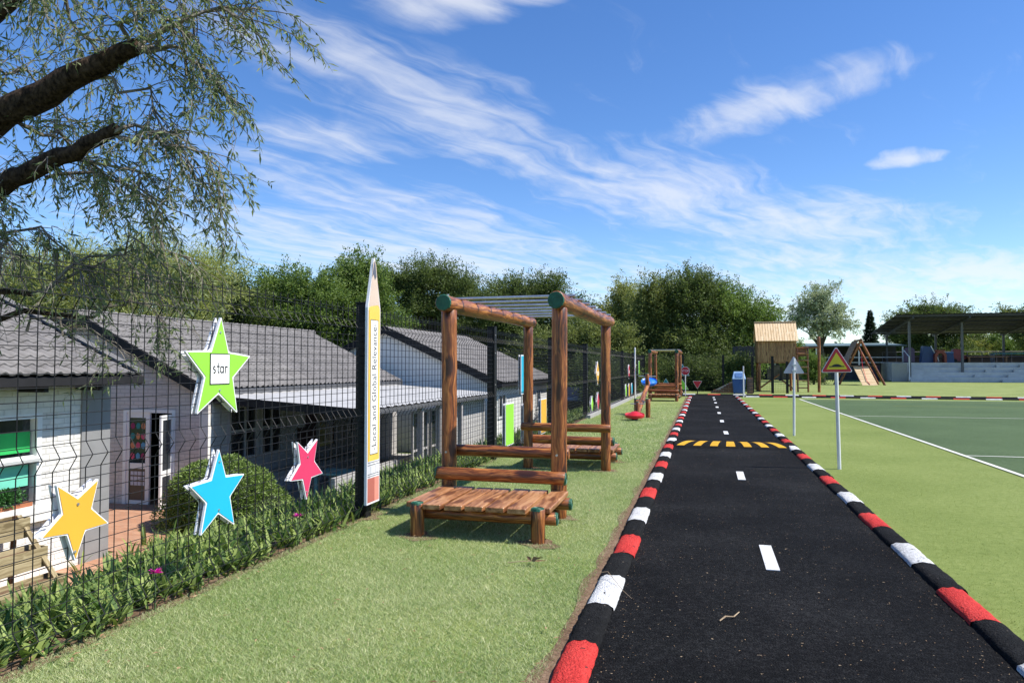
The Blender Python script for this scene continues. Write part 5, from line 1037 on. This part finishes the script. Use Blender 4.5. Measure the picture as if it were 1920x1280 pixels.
for a, b, dr, r, nt_, Lt, de in (
        (tipA, (-2.85, 4.7, 3.75), .1, .022, 24, .6, .9), (tipA, (-3.1, 4.9, 3.1), .2, .02, 24, .55, .9), (tipA, (-3.35, 4.2, 3.9), .1, .02, 24, .55, .95), ((-4.6, 4.42, 3.26), (-3.2, 4.6, 2.55), .25, .018, 26, .6, .9), (tipA, (-3.0, 5.2, 4.0), .1, .02, 20, .6, .9),
        (tipC, (-3.0, 4.9, 4.3), .1, .022, 24, .6, .95), (tipC, (-3.4, 4.6, 4.0), .1, .02, 24, .6, .95), ((-5.2, 4.7, 4.3), (-4.2, 4.2, 3.9), .1, .02, 26, .6, .95), ((-5.2, 4.7, 4.3), (-4.6, 5.2, 3.7), .1, .02, 26, .6, .95), ((-6.2, 4.6, 3.6), (-5.0, 4.2, 3.4), .2, .02, 28, .6, .95), ((-6.2, 4.6, 3.6), (-5.0, 5.4, 3.3), .2, .02, 28, .6, .95),
        ((-5.3, 4.4, 2.95), (-4.4, 5.0, 2.6), .2, .02, 28, .6, .9), ((-5.2, 4.4, 2.5), (-3.5, 4.7, 2.3), .3, .02, 32, .55, .8), (tipB, (-3.0, 4.6, 2.55), .15, .018, 24, .55, .75), (tipB, (-3.15, 4.9, 2.15), .3, .016, 24, .5, .75), ((-4.9, 4.5, 2.55), (-3.7, 5.2, 2.0), .3, .016, 28, .5, .8),
        ((-5.0, 4.5, 1.65), (-3.6, 4.8, 1.85), .25, .016, 26, .5, .6), ((-5.0, 4.5, 1.65), (-3.9, 5.2, 1.6), .3, .015, 26, .5, .55), ((-5.6, 4.5, 1.7), (-4.4, 4.2, 1.9), .2, .016, 28, .5, .6), ((-4.8, 4.9, 1.5), (-3.8, 5.0, 1.45), .2, .012, 18, .45, .5), ((-5.5, 4.6, 2.0), (-4.2, 4.6, 1.75), .3, .016, 28, .5, .65), ((-5.8, 4.5, 2.3), (-4.7, 4.3, 2.25), .2, .016, 28, .5, .8), ((-5.6, 5.0, 1.4), (-4.6, 5.4, 1.25), .1, .014, 16, .45, .45)): branch(a, b, dr, r, nt_, Lt, de)
TW.build('twigs', mat('grey twig', (.10, .085, .065), .85, col2=(.25, .22, .18), scale=6), bt)['kind'] = 'stuff'
n = len(LP); LP = np.array(LP); LDr = np.array(LDr); LN = np.array(LN)
leaf_mesh('crown', LP, LDr, LN, RNG.uniform(.045, .10, n), RNG.uniform(.011, .02, n), RNG.beta(2, 2, n), leafmat('willowy', (.06, .088, .028), (.28, .33, .15), .38), bt)

# ------------------------------------------------------------------ litter
M_dead = mat('dead leaf', (.16, .08, .035), .8, col2=(.40, .27, .14), attr='rnd')
n = 560; x = np.where(RNG.uniform(0, 1, n) < .25, RNG.normal(-2.33, .05, n), RNG.uniform(-2.3, 3.2, n)); y = 2.2 + 9 * RNG.uniform(0, 1, n) ** 1.5; on = (x > -.55) & (x < 1.25); zz = np.where(on & ((np.abs(x + .455) < .09) | (np.abs(x - 1.15) < .09)), 0.043, np.where(on, .013, .022))
a = RNG.uniform(0, 6.283, n); big = np.where(on | (x > 1.2), .4, 1.)
o = leaf_mesh('leaf_litter', np.stack([x, y, zz], 1), np.stack([np.cos(a), np.sin(a), RNG.uniform(-.05, .1, n)], 1), np.tile([[.1, .1, 1.]], (n, 1)), RNG.uniform(.01, .04, n) * big, RNG.uniform(.005, .014, n) * big, RNG.uniform(0, 1, n), M_dead); o['kind'] = 'stuff'
n = 1500; x = RNG.uniform(-.38, 1.07, n); y = 2.2 + 10 * RNG.uniform(0, 1, n) ** 1.4; edge = RNG.uniform(0, 1, n) < .35; x = np.where(edge, np.where(RNG.uniform(0, 1, n) < .5, -.38 + np.abs(RNG.normal(0, .06, n)), 1.07 - np.abs(RNG.normal(0, .06, n))), x); a = RNG.uniform(0, 6.283, n)
o = leaf_mesh('track_crumbs', np.stack([x, y, np.full(n, .0125)], 1), np.stack([np.cos(a), np.sin(a), RNG.uniform(-.05, .1, n)], 1), np.tile([[.1, .1, 1.]], (n, 1)), RNG.uniform(.003, .010, n), RNG.uniform(.002, .005, n), RNG.uniform(0, 1, n), M_dead); o['kind'] = 'stuff'
M_twg = mat('dry twig', (.22, .15, .09), .9, col2=(.42, .32, .2), scale=9)
tag(MB().tube([(.06, 3.28, .014), (.085, 3.32, .022), (.12, 3.34, .017), (.145, 3.40, .02)], [.003, .004, .003, .002], 5).build('fallen_twig', M_twg, None), 'short bent dry twig lying on the black track', 'twig')
tag(MB().tube([(-.56, 3.72, .05), (-.47, 3.70, .072), (-.38, 3.55, .03), (-.33, 3.48, .016)], [.0012, .0015, .0012, .0008], 4).build('fallen_twig', M_twg, None), 'thin dry stem lying over the left kerb', 'twig')
dlf = thing('dead_leaf', 'curled brown dead leaf with stalk lying on the lawn', 'leaf', (-.92, 3.95, .03)); n = 5
leaf_mesh('blade', np.zeros((n, 3)), np.array([[1, .3, .3], [.8, -.4, .5], [-.6, .5, .3], [.4, .9, .4], [1, 0, .1]]), RNG.normal(size=(n, 3)) + [0, 0, 1], np.array([.07, .06, .05, .05, .09]), np.array([.03, .03, .02, .02, .012]), RNG.uniform(0, .4, n), M_dead, dlf)
MB().tube([(0, 0, 0), (-.06, -.02, .0), (-.13, -.03, -.01)], .002, 4).build('stalk', M_twg, dlf)
